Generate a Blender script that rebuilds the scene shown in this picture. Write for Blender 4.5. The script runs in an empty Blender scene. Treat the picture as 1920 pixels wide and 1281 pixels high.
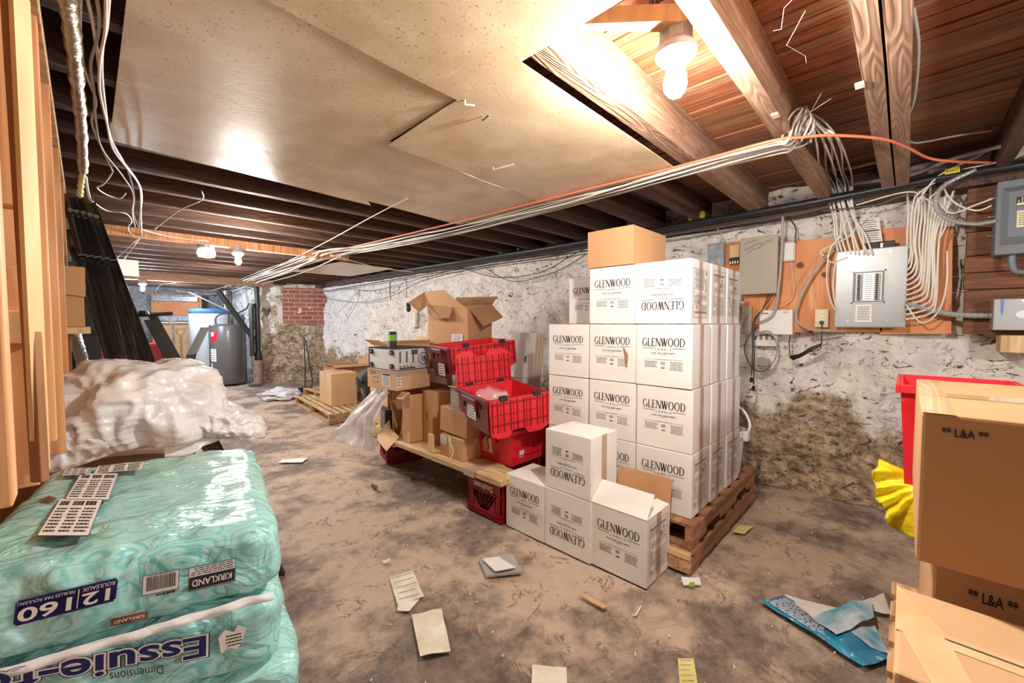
import bpy, bmesh, math, random
from mathutils import Vector, Matrix, noise
random.seed(7)
PI = math.pi
# ---------------------------------------------------------------- camera, world, lights
YAW = math.atan(800/770.); PITCH = math.atan(33.5/770.); H = 1.3; FPX = 770.
cam_d = bpy.data.cameras.new('camera'); cam = bpy.data.objects.new('camera', cam_d)
bpy.context.scene.collection.objects.link(cam); bpy.context.scene.camera = cam
cam_d.sensor_width = 36; cam_d.lens = 36*FPX/1920; cam_d.clip_start = .02
cam.location = (0, 0, H); cam.rotation_euler = (PI/2-PITCH, 0, -YAW)
sc = bpy.context.scene
sc.view_settings.view_transform = 'Standard'; sc.view_settings.look = 'None'
sc.view_settings.gamma = 1; sc.view_settings.exposure = 0.15
sc.view_settings.use_curve_mapping = False
sc.cycles.use_denoising = True; sc.cycles.max_bounces = 8; sc.cycles.sample_clamp_indirect = 6
W = bpy.data.worlds.new('world'); sc.world = W; W.use_nodes = True
W.node_tree.nodes['Background'].inputs[0].default_value = (1, .97, .93, 1)
W.node_tree.nodes['Background'].inputs[1].default_value = .85
BULB_NEAR, BULB_FAR, BULB_COOL = 1550, 2600, 5000
def lamp(loc, power, col=(1, .95, .88), r=.06):
    d = bpy.data.lights.new('lamp', 'POINT'); d.energy = power; d.color = col; d.shadow_soft_size = r
    o = bpy.data.objects.new('fill_light', d); sc.collection.objects.link(o); o.location = loc
lamp((1.55, -1.15, 1.62), 58, r=.07)          # unseen fill light added behind the camera, set low for the ceiling sheets
lamp((1.0, 3.9, 1.95), 40, r=.1)      # extra fill lights added down the room, apart from the modelled bulbs
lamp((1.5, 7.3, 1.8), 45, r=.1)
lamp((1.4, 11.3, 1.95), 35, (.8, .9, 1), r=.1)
# ---------------------------------------------------------------- pixel geometry of the measured photograph
F0 = Vector((math.sin(YAW), math.cos(YAW), 0)); RT = Vector((math.cos(YAW), -math.sin(YAW), 0)); U0 = Vector((0, 0, 1))
FW = F0*math.cos(PITCH)-U0*math.sin(PITCH); UP = U0*math.cos(PITCH)+F0*math.sin(PITCH)
CAM = Vector((0, 0, H))
def ray(u, v): return FW+RT*((u-960)/FPX)-UP*((v-640.5)/FPX)
def Z(u, v, z=0.):
    d = ray(u, v); t = (z-H)/d.z if abs(d.z) > 1e-6 else 1e9
    return CAM+d*(min(t, 12.4/max(d.y, .05)) if t > 0 else 12.4/max(d.y, .05))
def X(u, v, x): d = ray(u, v); return CAM+d*(x/d.x)
def Y(u, v, y): d = ray(u, v); return CAM+d*(y/d.y)
def PLN(u, v, p0, n): d = ray(u, v); return CAM+d*((p0-CAM).dot(n)/d.dot(n))
# ---------------------------------------------------------------- mesh builder
class MB:
    def __init__(s): s.v = []; s.f = []; s.m = []; s.T = Matrix.Identity(4)
    def add(s, vs, fs, mi=0):
        n = len(s.v)
        s.v += [tuple(s.T @ Vector(p)) for p in vs]
        for f in fs: s.f.append([i+n for i in f]); s.m.append(mi)
        return s
    def box(s, x0, x1, y0, y1, z0, z1, mi=0):
        vs = [(x, y, z) for z in (z0, z1) for y in (y0, y1) for x in (x0, x1)]
        return s.add(vs, [(0, 2, 3, 1), (4, 5, 7, 6), (0, 1, 5, 4), (2, 6, 7, 3), (0, 4, 6, 2), (1, 3, 7, 5)], mi)
    def slab(s, pts, t, mi=0):          # a flat polygon given thickness t
        p = [Vector(q) for q in pts]; n = (p[1]-p[0]).cross(p[2]-p[0]).normalized()*t; k = len(p)
        s.add([q for q in p]+[q+n for q in p], [list(range(k))[::-1], list(range(k, 2*k))]+[(i, (i+1) % k, k+(i+1) % k, k+i) for i in range(k)], mi)
        return s
    def quad(s, a, b, c, d, mi=0): return s.add([a, b, c, d], [(0, 1, 2, 3)], mi)
    def prism(s, pts, axis, a, b, mi=0):  # 2-D outline swept along an axis
        def P(q, w): return {'x': (w, q[0], q[1]), 'y': (q[0], w, q[1]), 'z': (q[0], q[1], w)}[axis]
        k = len(pts)
        return s.add([P(q, a) for q in pts]+[P(q, b) for q in pts], [list(range(k))[::-1], list(range(k, 2*k))]+[(i, (i+1) % k, k+(i+1) % k, k+i) for i in range(k)], mi)
    def tube(s, pts, r, n=8, smooth=0, mi=0, rf=None, caps=True):
        p = [Vector(q) for q in pts]
        if smooth:
            out = []
            for i in range(len(p)-1):
                a, b, c, d = p[max(i-1, 0)], p[i], p[i+1], p[min(i+2, len(p)-1)]
                for k in range(smooth):
                    t = k/smooth
                    out.append(.5*((2*b)+(c-a)*t+(2*a-5*b+4*c-d)*t*t+(3*b-a-3*c+d)*t**3))
            p = out+[p[-1]]
        vs = []; fs = []; up = None
        for i, q in enumerate(p):
            t = (p[min(i+1, len(p)-1)]-p[max(i-1, 0)])
            if t.length < 1e-9: t = Vector((0, 0, 1))
            t.normalize()
            if up is None: up = Vector((0, 0, 1)) if abs(t.z) < .9 else Vector((1, 0, 0))
            sd = t.cross(up)
            if sd.length < 1e-6: sd = t.cross(Vector((.3, .8, .5)))
            sd.normalize(); up = sd.cross(t).normalized()
            rr = r if rf is None else rf(i, len(p))*r
            for k in range(n):
                a = 2*PI*k/n; vs.append(q+sd*math.cos(a)*rr+up*math.sin(a)*rr)
        for i in range(len(p)-1):
            for k in range(n):
                k2 = (k+1) % n; fs.append((i*n+k, i*n+k2, (i+1)*n+k2, (i+1)*n+k))
        if caps: fs += [list(range(n))[::-1], list(range((len(p)-1)*n, len(p)*n))]
        return s.add(vs, fs, mi)
    def lathe(s, prof, n=24, c=(0, 0, 0), mi=0):    # profile of (r, z)
        vs = []; fs = []
        for (r, z) in prof:
            for k in range(n): a = 2*PI*k/n; vs.append((c[0]+r*math.cos(a), c[1]+r*math.sin(a), c[2]+z))
        for i in range(len(prof)-1):
            for k in range(n): k2 = (k+1) % n; fs.append((i*n+k, i*n+k2, (i+1)*n+k2, (i+1)*n+k))
        if prof[0][0] > 1e-4: fs.append(list(range(n))[::-1])
        if prof[-1][0] > 1e-4: fs.append(list(range((len(prof)-1)*n, len(prof)*n)))
        return s.add(vs, fs, mi)
    def text(s, st, O, R, U, s0, s1, t0, t1, mi=0, bold=0.0):
        vs, fs = text_poly(st, bold)
        if not vs: return s
        x0 = min(p[0] for p in vs); x1 = max(p[0] for p in vs); y0 = min(p[1] for p in vs); y1 = max(p[1] for p in vs)
        O, R, U = Vector(O), Vector(R), Vector(U)
        return s.add([O+R*(s0+(s1-s0)*(p[0]-x0)/(x1-x0))+U*(t0+(t1-t0)*(p[1]-y0)/(y1-y0)) for p in vs], fs, mi)
    def rect(s, O, R, U, s0, s1, t0, t1, mi=0):
        O, R, U = Vector(O), Vector(R), Vector(U)
        return s.add([O+R*a+U*b for a, b in ((s0, t0), (s1, t0), (s1, t1), (s0, t1))], [(0, 1, 2, 3)], mi)
    def frame(s, O, R, U, s0, s1, t0, t1, w, h, mi=0):
        s.rect(O, R, U, s0, s1, t0, t0+h, mi); s.rect(O, R, U, s0, s1, t1-h, t1, mi)
        s.rect(O, R, U, s0, s0+w, t0, t1, mi); s.rect(O, R, U, s1-w, s1, t0, t1, mi)
    def lines(s, O, R, U, s0, s1, t0, t1, n, mi=0, fill=.45, ch=None):    # rows of illegibly small print
        ch = ch or (s1-s0)/22
        for i in range(n):
            t = t1-(t1-t0)*(i+.5)/n; h = (t1-t0)/n*fill/2; x = s0+random.random()*(s1-s0)*.08; e = s1-random.random()*(s1-s0)*.15
            while x < e:
                w = ch*random.uniform(1.5, 4.5); s.rect(O, R, U, x, min(x+w, e), t-h, t+h, mi); x += w+ch*.6
_tc = {}
def text_poly(st, bold):
    k = (st, bold)
    if k not in _tc:
        c = bpy.data.curves.new('t', 'FONT'); c.body = st; c.size = 1; c.offset = bold; c.resolution_u = 3
        o = bpy.data.objects.new('t', c); sc.collection.objects.link(o)
        dg = bpy.context.evaluated_depsgraph_get(); m = bpy.data.meshes.new_from_object(o.evaluated_get(dg))
        _tc[k] = ([tuple(v.co) for v in m.vertices], [list(p.vertices) for p in m.polygons])
        bpy.data.objects.remove(o); bpy.data.curves.remove(c); bpy.data.meshes.remove(m)
    return _tc[k]
def obj(name, mb, mats, parent=None, bevel=0, smooth=False, loc=None, sub=0):
    me = bpy.data.meshes.new(name); me.from_pydata(mb.v, [], mb.f)
    mats = mats if isinstance(mats, (list, tuple)) else [mats]
    for m in mats: me.materials.append(m)
    for p, i in zip(me.polygons, mb.m): p.material_index = i
    me.validate(); me.update()
    if smooth: me.shade_smooth() if hasattr(me, 'shade_smooth') else me.polygons.foreach_set('use_smooth', [True]*len(me.polygons))
    o = bpy.data.objects.new(name, me); sc.collection.objects.link(o)
    if parent: o.parent = parent
    if loc: o.location = loc
    if bevel:
        b = o.modifiers.new('bevel', 'BEVEL'); b.width = bevel; b.segments = 2; b.limit_method = 'ANGLE'
    if sub:
        b = o.modifiers.new('sub', 'SUBSURF'); b.levels = sub; b.render_levels = sub
    return o
def tag(o, label, cat, group=None):
    o['label'] = label; o['category'] = cat
    if group: o['group'] = group
    return o
def thing(name, label, cat, loc=(0, 0, 0), rz=0, group=None, rot=None):
    o = bpy.data.objects.new(name, None); sc.collection.objects.link(o); o.empty_display_size = .05
    o.location = loc; o.rotation_euler = rot or (0, 0, rz)
    return tag(o, label, cat, group)
def struct(name, mb, mats, **k):
    o = obj(name, mb, mats, **k); o['kind'] = 'structure'; return o
def copy_tree(o, parent=None):
    c = o.copy(); sc.collection.objects.link(c); c.parent = parent
    for ch in list(o.children): copy_tree(ch, c)
    return c
# ---------------------------------------------------------------- materials
def M(name, c1, c2=None, rough=.6, metal=0., scale=6., stretch=(1, 1, 1), lo=.35, hi=.65, bump=0., bscale=40., bstretch=None,
      detail=5., coat=0., alpha=1., trans=0., spec=.5, emit=None, c3=None, s3=30., sub=0., wrough=0.):
    m = bpy.data.materials.new(name); m.use_nodes = True; nt = m.node_tree; N = nt.nodes; Lk = nt.links
    b = N['Principled BSDF']; b.inputs['Base Color'].default_value = (*c1, 1); b.inputs['Roughness'].default_value = rough
    b.inputs['Metallic'].default_value = metal; b.inputs['Coat Weight'].default_value = coat; b.inputs['Alpha'].default_value = alpha
    b.inputs['Transmission Weight'].default_value = trans; b.inputs['Specular IOR Level'].default_value = spec
    if emit: b.inputs['Emission Color'].default_value = (*emit[0], 1); b.inputs['Emission Strength'].default_value = emit[1]
    tc = N.new('ShaderNodeTexCoord')
    def nz(sc_, st, dt, dist=0.):
        mp = N.new('ShaderNodeMapping'); mp.inputs['Scale'].default_value = st; Lk.new(tc.outputs['Object'], mp.inputs[0])
        n = N.new('ShaderNodeTexNoise'); n.inputs['Scale'].default_value = sc_; n.inputs['Detail'].default_value = dt; n.inputs['Distortion'].default_value = dist
        Lk.new(mp.outputs[0], n.inputs[0]); return n
    if c2:
        n = nz(scale, stretch, detail, .3); r = N.new('ShaderNodeValToRGB'); r.color_ramp.elements[0].position = lo; r.color_ramp.elements[1].position = hi
        r.color_ramp.elements[0].color = (*c1, 1); r.color_ramp.elements[1].color = (*c2, 1); Lk.new(n.outputs[0], r.inputs[0]); out = r.outputs[0]
        if c3:
            n3 = nz(s3, stretch, 3); r3 = N.new('ShaderNodeValToRGB'); r3.color_ramp.elements[0].position = .6; r3.color_ramp.elements[1].position = .72
            Lk.new(n3.outputs[0], r3.inputs[0]); mx = N.new('ShaderNodeMix'); mx.data_type = 'RGBA'; Lk.new(r3.outputs[0], mx.inputs[0])
            Lk.new(out, mx.inputs[6]); mx.inputs[7].default_value = (*c3, 1); out = mx.outputs[2]
        Lk.new(out, b.inputs['Base Color'])
    if bump:
        n = nz(bscale, bstretch or stretch, 6); bp = N.new('ShaderNodeBump'); bp.inputs['Strength'].default_value = bump; bp.inputs['Distance'].default_value = .01
        Lk.new(n.outputs[0], bp.inputs['Height']); Lk.new(bp.outputs[0], b.inputs['Normal'])
    return m
def wood(name, a, b, axis=0, rings=14., rough=.7, bump=.35, dark=None, fs=7.):
    st = [fs, fs, fs]; st[axis] = .55
    m = M(name, a, b, rough=rough, scale=4., stretch=tuple(st), lo=.3, hi=.68, bump=0, c3=dark, s3=3.)
    nt = m.node_tree; N = nt.nodes; Lk = nt.links; bs = N['Principled BSDF']
    tc = N.new('ShaderNodeTexCoord'); mp = N.new('ShaderNodeMapping'); st2 = [1., 1., 1.]; st2[axis] = .09; mp.inputs['Scale'].default_value = st2
    Lk.new(tc.outputs['Object'], mp.inputs[0])
    w = N.new('ShaderNodeTexNoise'); w.inputs['Scale'].default_value = 9.; w.inputs['Detail'].default_value = 2.; Lk.new(mp.outputs[0], w.inputs[0])
    mt = N.new('ShaderNodeMath'); mt.operation = 'MULTIPLY'; mt.inputs[1].default_value = rings; Lk.new(w.outputs[0], mt.inputs[0])
    si = N.new('ShaderNodeMath'); si.operation = 'PINGPONG'; si.inputs[1].default_value = .5; Lk.new(mt.outputs[0], si.inputs[0])
    src = bs.inputs['Base Color'].links[0].from_socket
    mx = N.new('ShaderNodeMix'); mx.data_type = 'RGBA'; mx.blend_type = 'MULTIPLY'; Lk.new(src, mx.inputs[6])
    rr = N.new('ShaderNodeValToRGB'); rr.color_ramp.elements[0].color = (.52, .46, .42, 1); rr.color_ramp.elements[1].color = (1, 1, 1, 1); rr.color_ramp.elements[0].position = 0; rr.color_ramp.elements[1].position = .55
    Lk.new(si.outputs[0], rr.inputs[0]); Lk.new(rr.outputs[0], mx.inputs[7]); mx.inputs[0].default_value = .75; Lk.new(mx.outputs[2], bs.inputs['Base Color'])
    bp = N.new('ShaderNodeBump'); bp.inputs['Strength'].default_value = bump; bp.inputs['Distance'].default_value = .006
    Lk.new(si.outputs[0], bp.inputs['Height']); Lk.new(bp.outputs[0], bs.inputs['Normal'])
    return m
def stone(name, paint, bare, zmid, zsoft, crack_shade=(.09, .06, .04), amt=.5):
    m = bpy.data.materials.new(name); m.use_nodes = True; nt = m.node_tree; N = nt.nodes; Lk = nt.links; b = N['Principled BSDF']
    b.inputs['Roughness'].default_value = .85
    g = N.new('ShaderNodeNewGeometry'); sx = N.new('ShaderNodeSeparateXYZ'); Lk.new(g.outputs['Position'], sx.inputs[0])
    def nz(s, d=8., st=(1, 1, 1), dist=0., rg=.6):
        mp = N.new('ShaderNodeMapping'); mp.inputs['Scale'].default_value = st; Lk.new(g.outputs['Position'], mp.inputs[0])
        n = N.new('ShaderNodeTexNoise'); n.inputs['Scale'].default_value = s; n.inputs['Detail'].default_value = d; n.inputs['Distortion'].default_value = dist; n.inputs['Roughness'].default_value = rg
        Lk.new(mp.outputs[0], n.inputs[0]); return n.outputs[0]
    def mth(op, a, bb, cl=False):
        x = N.new('ShaderNodeMath'); x.operation = op; x.use_clamp = cl
        for i, q in enumerate((a, bb)):
            if isinstance(q, (int, float)): x.inputs[i].default_value = q
            else: Lk.new(q, x.inputs[i])
        return x.outputs[0]
    def ramp(src, p0, p1, c0=(0, 0, 0), c1=(1, 1, 1)):
        r = N.new('ShaderNodeValToRGB'); r.color_ramp.elements[0].position = p0; r.color_ramp.elements[1].position = p1
        r.color_ramp.elements[0].color = (*c0, 1); r.color_ramp.elements[1].color = (*c1, 1); Lk.new(src, r.inputs[0]); return r.outputs[0]
    def mix(f, a, bb, bt='MIX'):
        x = N.new('ShaderNodeMix'); x.data_type = 'RGBA'; x.blend_type = bt
        for i, q in ((0, f), (6, a), (7, bb)):
            if isinstance(q, (int, float)): x.inputs[i].default_value = q
            elif isinstance(q, tuple): x.inputs[i].default_value = (*q, 1)
            else: Lk.new(q, x.inputs[i])
        return x.outputs[2]
    zz = mth('MULTIPLY', mth('SUBTRACT', sx.outputs[2], zmid), 1./zsoft)
    f = mth('ADD', mth('ADD', zz, .5), mth('MULTIPLY', mth('SUBTRACT', nz(2.2, 9, rg=.68), .5), 4.2*amt))
    f = ramp(f, .38, .62)
    bare2 = ramp(nz(13, 10, (1, 1, 1.5), rg=.74, dist=.15), .38, .62, tuple(c*.28 for c in bare), tuple(min(c*1.7, 1) for c in bare))
    paint2 = ramp(nz(14, 8, rg=.7), .28, .62, tuple(c*q for c, q in zip(paint, (.84, .80, .76))), paint)
    col = mix(f, bare2, paint2)
    rdg = mth('ABSOLUTE', mth('SUBTRACT', nz(3.6, 7, (1, 1, 1.9), 1.4, .62), .5), 0)
    lin = ramp(rdg, .004, .016, (1, 1, 1), (0, 0, 0)); msk = ramp(nz(5.2, 4), .50, .56)
    wig = mth('MULTIPLY', lin, msk)
    # chipped specks and mortar cracks, also painting shadows of the rough relief
    cr = ramp(nz(7.0, 10, (1, 1, 1.8), 2.2, .72), .37, .415)
    cr2 = ramp(nz(22, 6, (1, 1, 1.3), 1.2, .7), .30, .35)
    col = mix(mth('MULTIPLY', wig, .8), col, tuple(c*2.4 for c in crack_shade)); col = mix(cr, crack_shade, col); col = mix(cr2, tuple(c*2.2 for c in crack_shade), col)
    Lk.new(col, b.inputs['Base Color'])
    bp = N.new('ShaderNodeBump'); bp.inputs['Strength'].default_value = .9; bp.inputs['Distance'].default_value = .05
    Lk.new(mth('ADD', mth('ADD', nz(6, 10, rg=.65, dist=.8), mth('MULTIPLY', cr, .12)), mth('MULTIPLY', nz(30, 6), .12)), bp.inputs['Height']); Lk.new(bp.outputs[0], b.inputs['Normal'])
    return m
def floor_mat():
    m = stone('floor_dirt', (.58, .445, .34), (.185, .14, .112), 0, 1e3, (.055, .035, .025), .95)
    b = m.node_tree.nodes['Principled BSDF']; b.inputs['Roughness'].default_value = .75
    for n in m.node_tree.nodes:
        if n.type == 'BUMP': n.inputs['Distance'].default_value = .012
        if n.type == 'TEX_NOISE' and abs(n.inputs['Scale'].default_value-2.2) < 1e-3: n.inputs['Scale'].default_value = 1.25
        if n.type == 'VALTORGB' and abs(n.color_ramp.elements[0].position-.38) < 1e-3: n.color_ramp.elements[0].position = .26; n.color_ramp.elements[1].position = .68
        if n.type == 'VALTORGB' and abs(n.color_ramp.elements[0].position-.37) < 1e-3: n.color_ramp.elements[0].position = .25; n.color_ramp.elements[1].position = .29
    return m
m_wall = stone('whitewashed_stone', (.93, .875, .82), (.42, .30, .19), .66, .62, amt=.62)
m_wall_bare = stone('peeling_stone', (.78, .70, .60), (.40, .29, .19), 1.35, 1.9, amt=.95)
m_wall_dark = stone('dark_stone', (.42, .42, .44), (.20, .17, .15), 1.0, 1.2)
m_wall_white = stone('white_stone', (.85, .86, .88), (.5, .5, .5), .2, .5, amt=.3)
m_floor = floor_mat()
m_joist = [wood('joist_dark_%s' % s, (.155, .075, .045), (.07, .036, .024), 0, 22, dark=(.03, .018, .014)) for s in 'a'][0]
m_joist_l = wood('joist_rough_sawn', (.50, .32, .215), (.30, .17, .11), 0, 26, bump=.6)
m_sub = wood('subfloor_board', (.46, .20, .095), (.26, .105, .05), 1, 10, dark=(.10, .045, .03), fs=18.)
m_sub2 = wood('subfloor_board_pale', (.55, .30, .17), (.34, .16, .085), 1, 10, fs=18.)
m_sub3 = wood('subfloor_board_red', (.50, .19, .08), (.30, .10, .045), 1, 12, fs=18.)
m_sub4 = wood('subfloor_board_grey', (.36, .19, .11), (.20, .10, .06), 1, 8, fs=18.)
m_stud = wood('stud_pine', (.86, .46, .22), (.68, .32, .13), 2, 7, bump=.12)
m_stud2 = wood('stud_pine_pale', (.92, .66, .38), (.78, .50, .25), 2, 5, bump=.1)
m_studd = wood('stick_brown', (.50, .25, .11), (.34, .16, .07), 2, 9)
m_plank = wood('plank_pine', (.80, .60, .32), (.66, .44, .20), 1, 8, bump=.1)
m_pal = wood('pallet_wood', (.50, .25, .13), (.30, .14, .075), 0, 9)
m_pal_p = wood('pallet_wood_pale', (.72, .46, .25), (.55, .31, .15), 0, 9)
m_old = wood('old_plank', (.30, .115, .05), (.15, .06, .03), 1, 9, dark=(.05, .025, .018))
m_ply = M('hardboard', (.58, .44, .28), (.73, .59, .41), rough=.32, scale=5, c3=(.36, .23, .12), s3=90, bump=.05, bscale=60, detail=8)
m_plyo = M('plywood_orange', (.80, .33, .12), (.66, .22, .07), rough=.5, scale=2.5, stretch=(1, 2.5, .6), c3=(.85, .5, .25), s3=3, bump=.1)
m_kraft = M('kraft_cardboard', (.58, .325, .16), (.51, .275, .13), rough=.75, scale=3, bump=.05, bscale=120, stretch=(1, 1, .15))
m_kraft_l = M('kraft_light', (.72, .46, .26), (.64, .39, .2), rough=.75, scale=3, bump=.05)
m_kraft_d = M('kraft_inside', (.40, .21, .10), (.34, .17, .08), rough=.8, scale=3)
m_tape = M('packing_tape', (.55, .40, .30), (.47, .33, .24), rough=.3, scale=8, coat=.5)
m_tapey = M('worn_tape', (.80, .52, .24), (.9, .7, .42), rough=.2, scale=9, coat=.7)
m_white = M('white_cardboard', (.86, .83, .80), (.80, .765, .73), rough=.6, scale=2.5, bump=.03)
m_label = M('label_paper', (.85, .83, .80), rough=.5)
m_ink = M('black_ink', (.02, .02, .025), rough=.5)
m_inkb = M('blue_ink', (.012, .02, .14), rough=.25)
m_grey = M('grey_ink', (.22, .2, .2), rough=.6)
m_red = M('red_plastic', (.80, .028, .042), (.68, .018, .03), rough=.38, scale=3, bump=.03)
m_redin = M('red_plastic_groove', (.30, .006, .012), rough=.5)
m_maroon_shade = M('maroon_shade_plastic', (.22, .012, .03), (.16, .01, .022), rough=.35, scale=3)  # shade of the tote ends put into the colour; also rims and handles
m_crate = M('crate_red', (.34, .007, .014), (.24, .005, .01), rough=.4, scale=4)
m_black = M('black_enamel', (.010, .010, .012), rough=.15, coat=1.)
m_blackm = M('black_matte', (.018, .018, .02), rough=.55)
m_char = M('charcoal_metal', (.05, .047, .045), (.035, .033, .032), rough=.5, scale=3)
m_steel = M('bare_steel', (.6, .6, .6), rough=.3, metal=1)
m_galv = M('grey_enclosure', (.40, .41, .42), (.34, .35, .36), rough=.38, scale=3, metal=.35)
m_beige = M('beige_enclosure', (.42, .37, .29), (.37, .32, .25), rough=.5, scale=2)
m_dgrey = M('dark_grey_meter', (.16, .18, .20), rough=.4)
m_cable = M('cable_white', (.74, .69, .61), rough=.45)
m_cabg = M('cable_grey', (.40, .38, .36), rough=.5)
m_cabd = M('cable_dark', (.10, .09, .08), rough=.5)
m_cabo = M('cable_orange', (.80, .20, .10), rough=.4)
m_cabk = M('cable_black', (.012, .012, .012), rough=.4)
m_pipe = M('black_pipe', (.02, .02, .021), rough=.35)
m_yel = M('yellow_label', (.80, .72, .04), rough=.5)
m_yelbag = M('yellow_bag', (.90, .74, .02), (.80, .62, .01), rough=.3, scale=6, bump=1, bscale=9, bstretch=(1, 1, 3))
m_foil = M('foil_wrap', (.42, .36, .28), (.25, .16, .07), rough=.3, metal=.5, scale=12, stretch=(1, 1, .3), bump=.8, bscale=45)
m_bag = M('cloudy_plastic', (.95, .94, .94), (.86, .85, .86), rough=.22, scale=5, bump=1, bscale=11, alpha=.98, coat=.8, trans=.12, bstretch=(1.2, 2.4, .8))
m_sheet = M('clear_sheet', (.92, .91, .93), rough=.15, bump=1, bscale=12, alpha=.85, coat=1)
m_clear = M('clear_plastic', (.9, .9, .92), rough=.08, alpha=.35, coat=1, bump=.3, bscale=15)
m_pinkpl = M('bubble_plastic', (.9, .55, .6), rough=.1, alpha=.6, coat=1, bump=.8, bscale=18)
m_duct = M('duct_foil', (.55, .56, .58), rough=.35, metal=.8, bump=1, bscale=50)
m_tankw = M('white_enamel', (.85, .87, .9), rough=.35)
m_tankg = M('grey_enamel', (.13, .115, .11), rough=.32, coat=.3)
m_blue = M('blue_band', (.10, .25, .55), rough=.4)
m_clay = M('clay_pipe', (.33, .21, .15), (.2, .12, .09), rough=.7, scale=9)
m_porc = M('white_porcelain', (.88, .86, .82), rough=.3)
m_brickm = None
m_paper = M('stained_paper', (.88, .85, .76), (.72, .62, .46), rough=.8, scale=9, bump=.2)
m_green = M('green_card', (.22, .48, .03), rough=.5)
m_silver = M('silver_card', (.55, .58, .6), (.3, .34, .38), rough=.3, scale=20, metal=.4)
m_case = M('pc_case_grey', (.78, .81, .82), rough=.4, metal=.2)
m_bin = M('bin_charcoal', (.055, .058, .062), rough=.5, bump=.05)
m_bluebag = M('blue_bag_film', (.015, .17, .36), (.03, .33, .52), rough=.3, scale=12, bump=.5, bscale=30, c3=(.55, .7, .75), s3=40)
m_bags = M('bag_silver_side', (.10, .38, .52), (.75, .82, .85), rough=.2, scale=7, bump=.4)
m_yslip = M('yellow_slip', (.80, .72, .30), (.7, .62, .2), rough=.7, scale=8)
m_tile = M('grey_tile', (.45, .44, .43), (.38, .37, .36), rough=.4)
m_pcb = M('white_scrap', (.85, .86, .82), rough=.6)
m_web = M('cobweb_thread', (.7, .65, .6), rough=.8)
m_outlet = M('ivory_plate', (.78, .68, .42), rough=.35)
def towel_mat():
    m = bpy.data.materials.new('teal_wrap'); m.use_nodes = True; nt = m.node_tree; N = nt.nodes; Lk = nt.links; b = N['Principled BSDF']
    b.inputs['Roughness'].default_value = .2; b.inputs['Coat Weight'].default_value = .35; b.inputs['Coat Roughness'].default_value = .15
    tc = N.new('ShaderNodeTexCoord'); mp = N.new('ShaderNodeMapping'); mp.inputs['Scale'].default_value = (8, 14, 14); mp.inputs['Rotation'].default_value = (0, 0, .25); Lk.new(tc.outputs['Object'], mp.inputs[0])
    nn = N.new('ShaderNodeTexNoise'); nn.inputs['Scale'].default_value = 1.2; nn.inputs['Detail'].default_value = 1; Lk.new(mp.outputs[0], nn.inputs[0])
    mv = N.new('ShaderNodeVectorMath'); mv.operation = 'ADD'; Lk.new(mp.outputs[0], mv.inputs[0]); Lk.new(nn.outputs[1], mv.inputs[1])
    v = N.new('ShaderNodeTexVoronoi'); v.inputs['Scale'].default_value = 1.0; v.inputs['Randomness'].default_value = .35; Lk.new(mv.outputs[0], v.inputs[0])
    mt = N.new('ShaderNodeMath'); mt.operation = 'MULTIPLY'; mt.inputs[1].default_value = 6; Lk.new(v.outputs['Distance'], mt.inputs[0])
    pp = N.new('ShaderNodeMath'); pp.operation = 'PINGPONG'; pp.inputs[1].default_value = .5; Lk.new(mt.outputs[0], pp.inputs[0])
    r = N.new('ShaderNodeValToRGB'); r.color_ramp.elements[0].position = .25; r.color_ramp.elements[1].position = .42
    r.color_ramp.elements[0].color = (.40, .76, .73, 1); r.color_ramp.elements[1].color = (.20, .60, .60, 1); Lk.new(pp.outputs[0], r.inputs[0])
    n2 = N.new('ShaderNodeTexNoise'); n2.inputs['Scale'].default_value = 5; n2.inputs['Detail'].default_value = 5; Lk.new(tc.outputs['Object'], n2.inputs[0])
    r2 = N.new('ShaderNodeValToRGB'); r2.color_ramp.elements[0].position = .42; r2.color_ramp.elements[1].position = .62; Lk.new(n2.outputs[0], r2.inputs[0])
    mx = N.new('ShaderNodeMix'); mx.data_type = 'RGBA'; Lk.new(r2.outputs[0], mx.inputs[0]); Lk.new(r.outputs[0], mx.inputs[6]); mx.inputs[7].default_value = (.40, .73, .68, 1)
    Lk.new(mx.outputs[2], b.inputs['Base Color'])
    mp2 = N.new('ShaderNodeMapping'); mp2.inputs['Scale'].default_value = (1, 3, 1.5); mp2.inputs['Rotation'].default_value = (0, 0, .5); Lk.new(tc.outputs['Object'], mp2.inputs[0])
    n3 = N.new('ShaderNodeTexNoise'); n3.inputs['Scale'].default_value = 7; n3.inputs['Detail'].default_value = 4; n3.inputs['Distortion'].default_value = 1.2; Lk.new(mp2.outputs[0], n3.inputs[0])
    bp = N.new('ShaderNodeBump'); bp.inputs['Strength'].default_value = .75; bp.inputs['Distance'].default_value = .03; Lk.new(n3.outputs[0], bp.inputs['Height'])
    Lk.new(bp.outputs[0], b.inputs['Normal']); Lk.new(bp.outputs[0], b.inputs['Coat Normal'])
    return m
m_towel = towel_mat()
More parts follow.
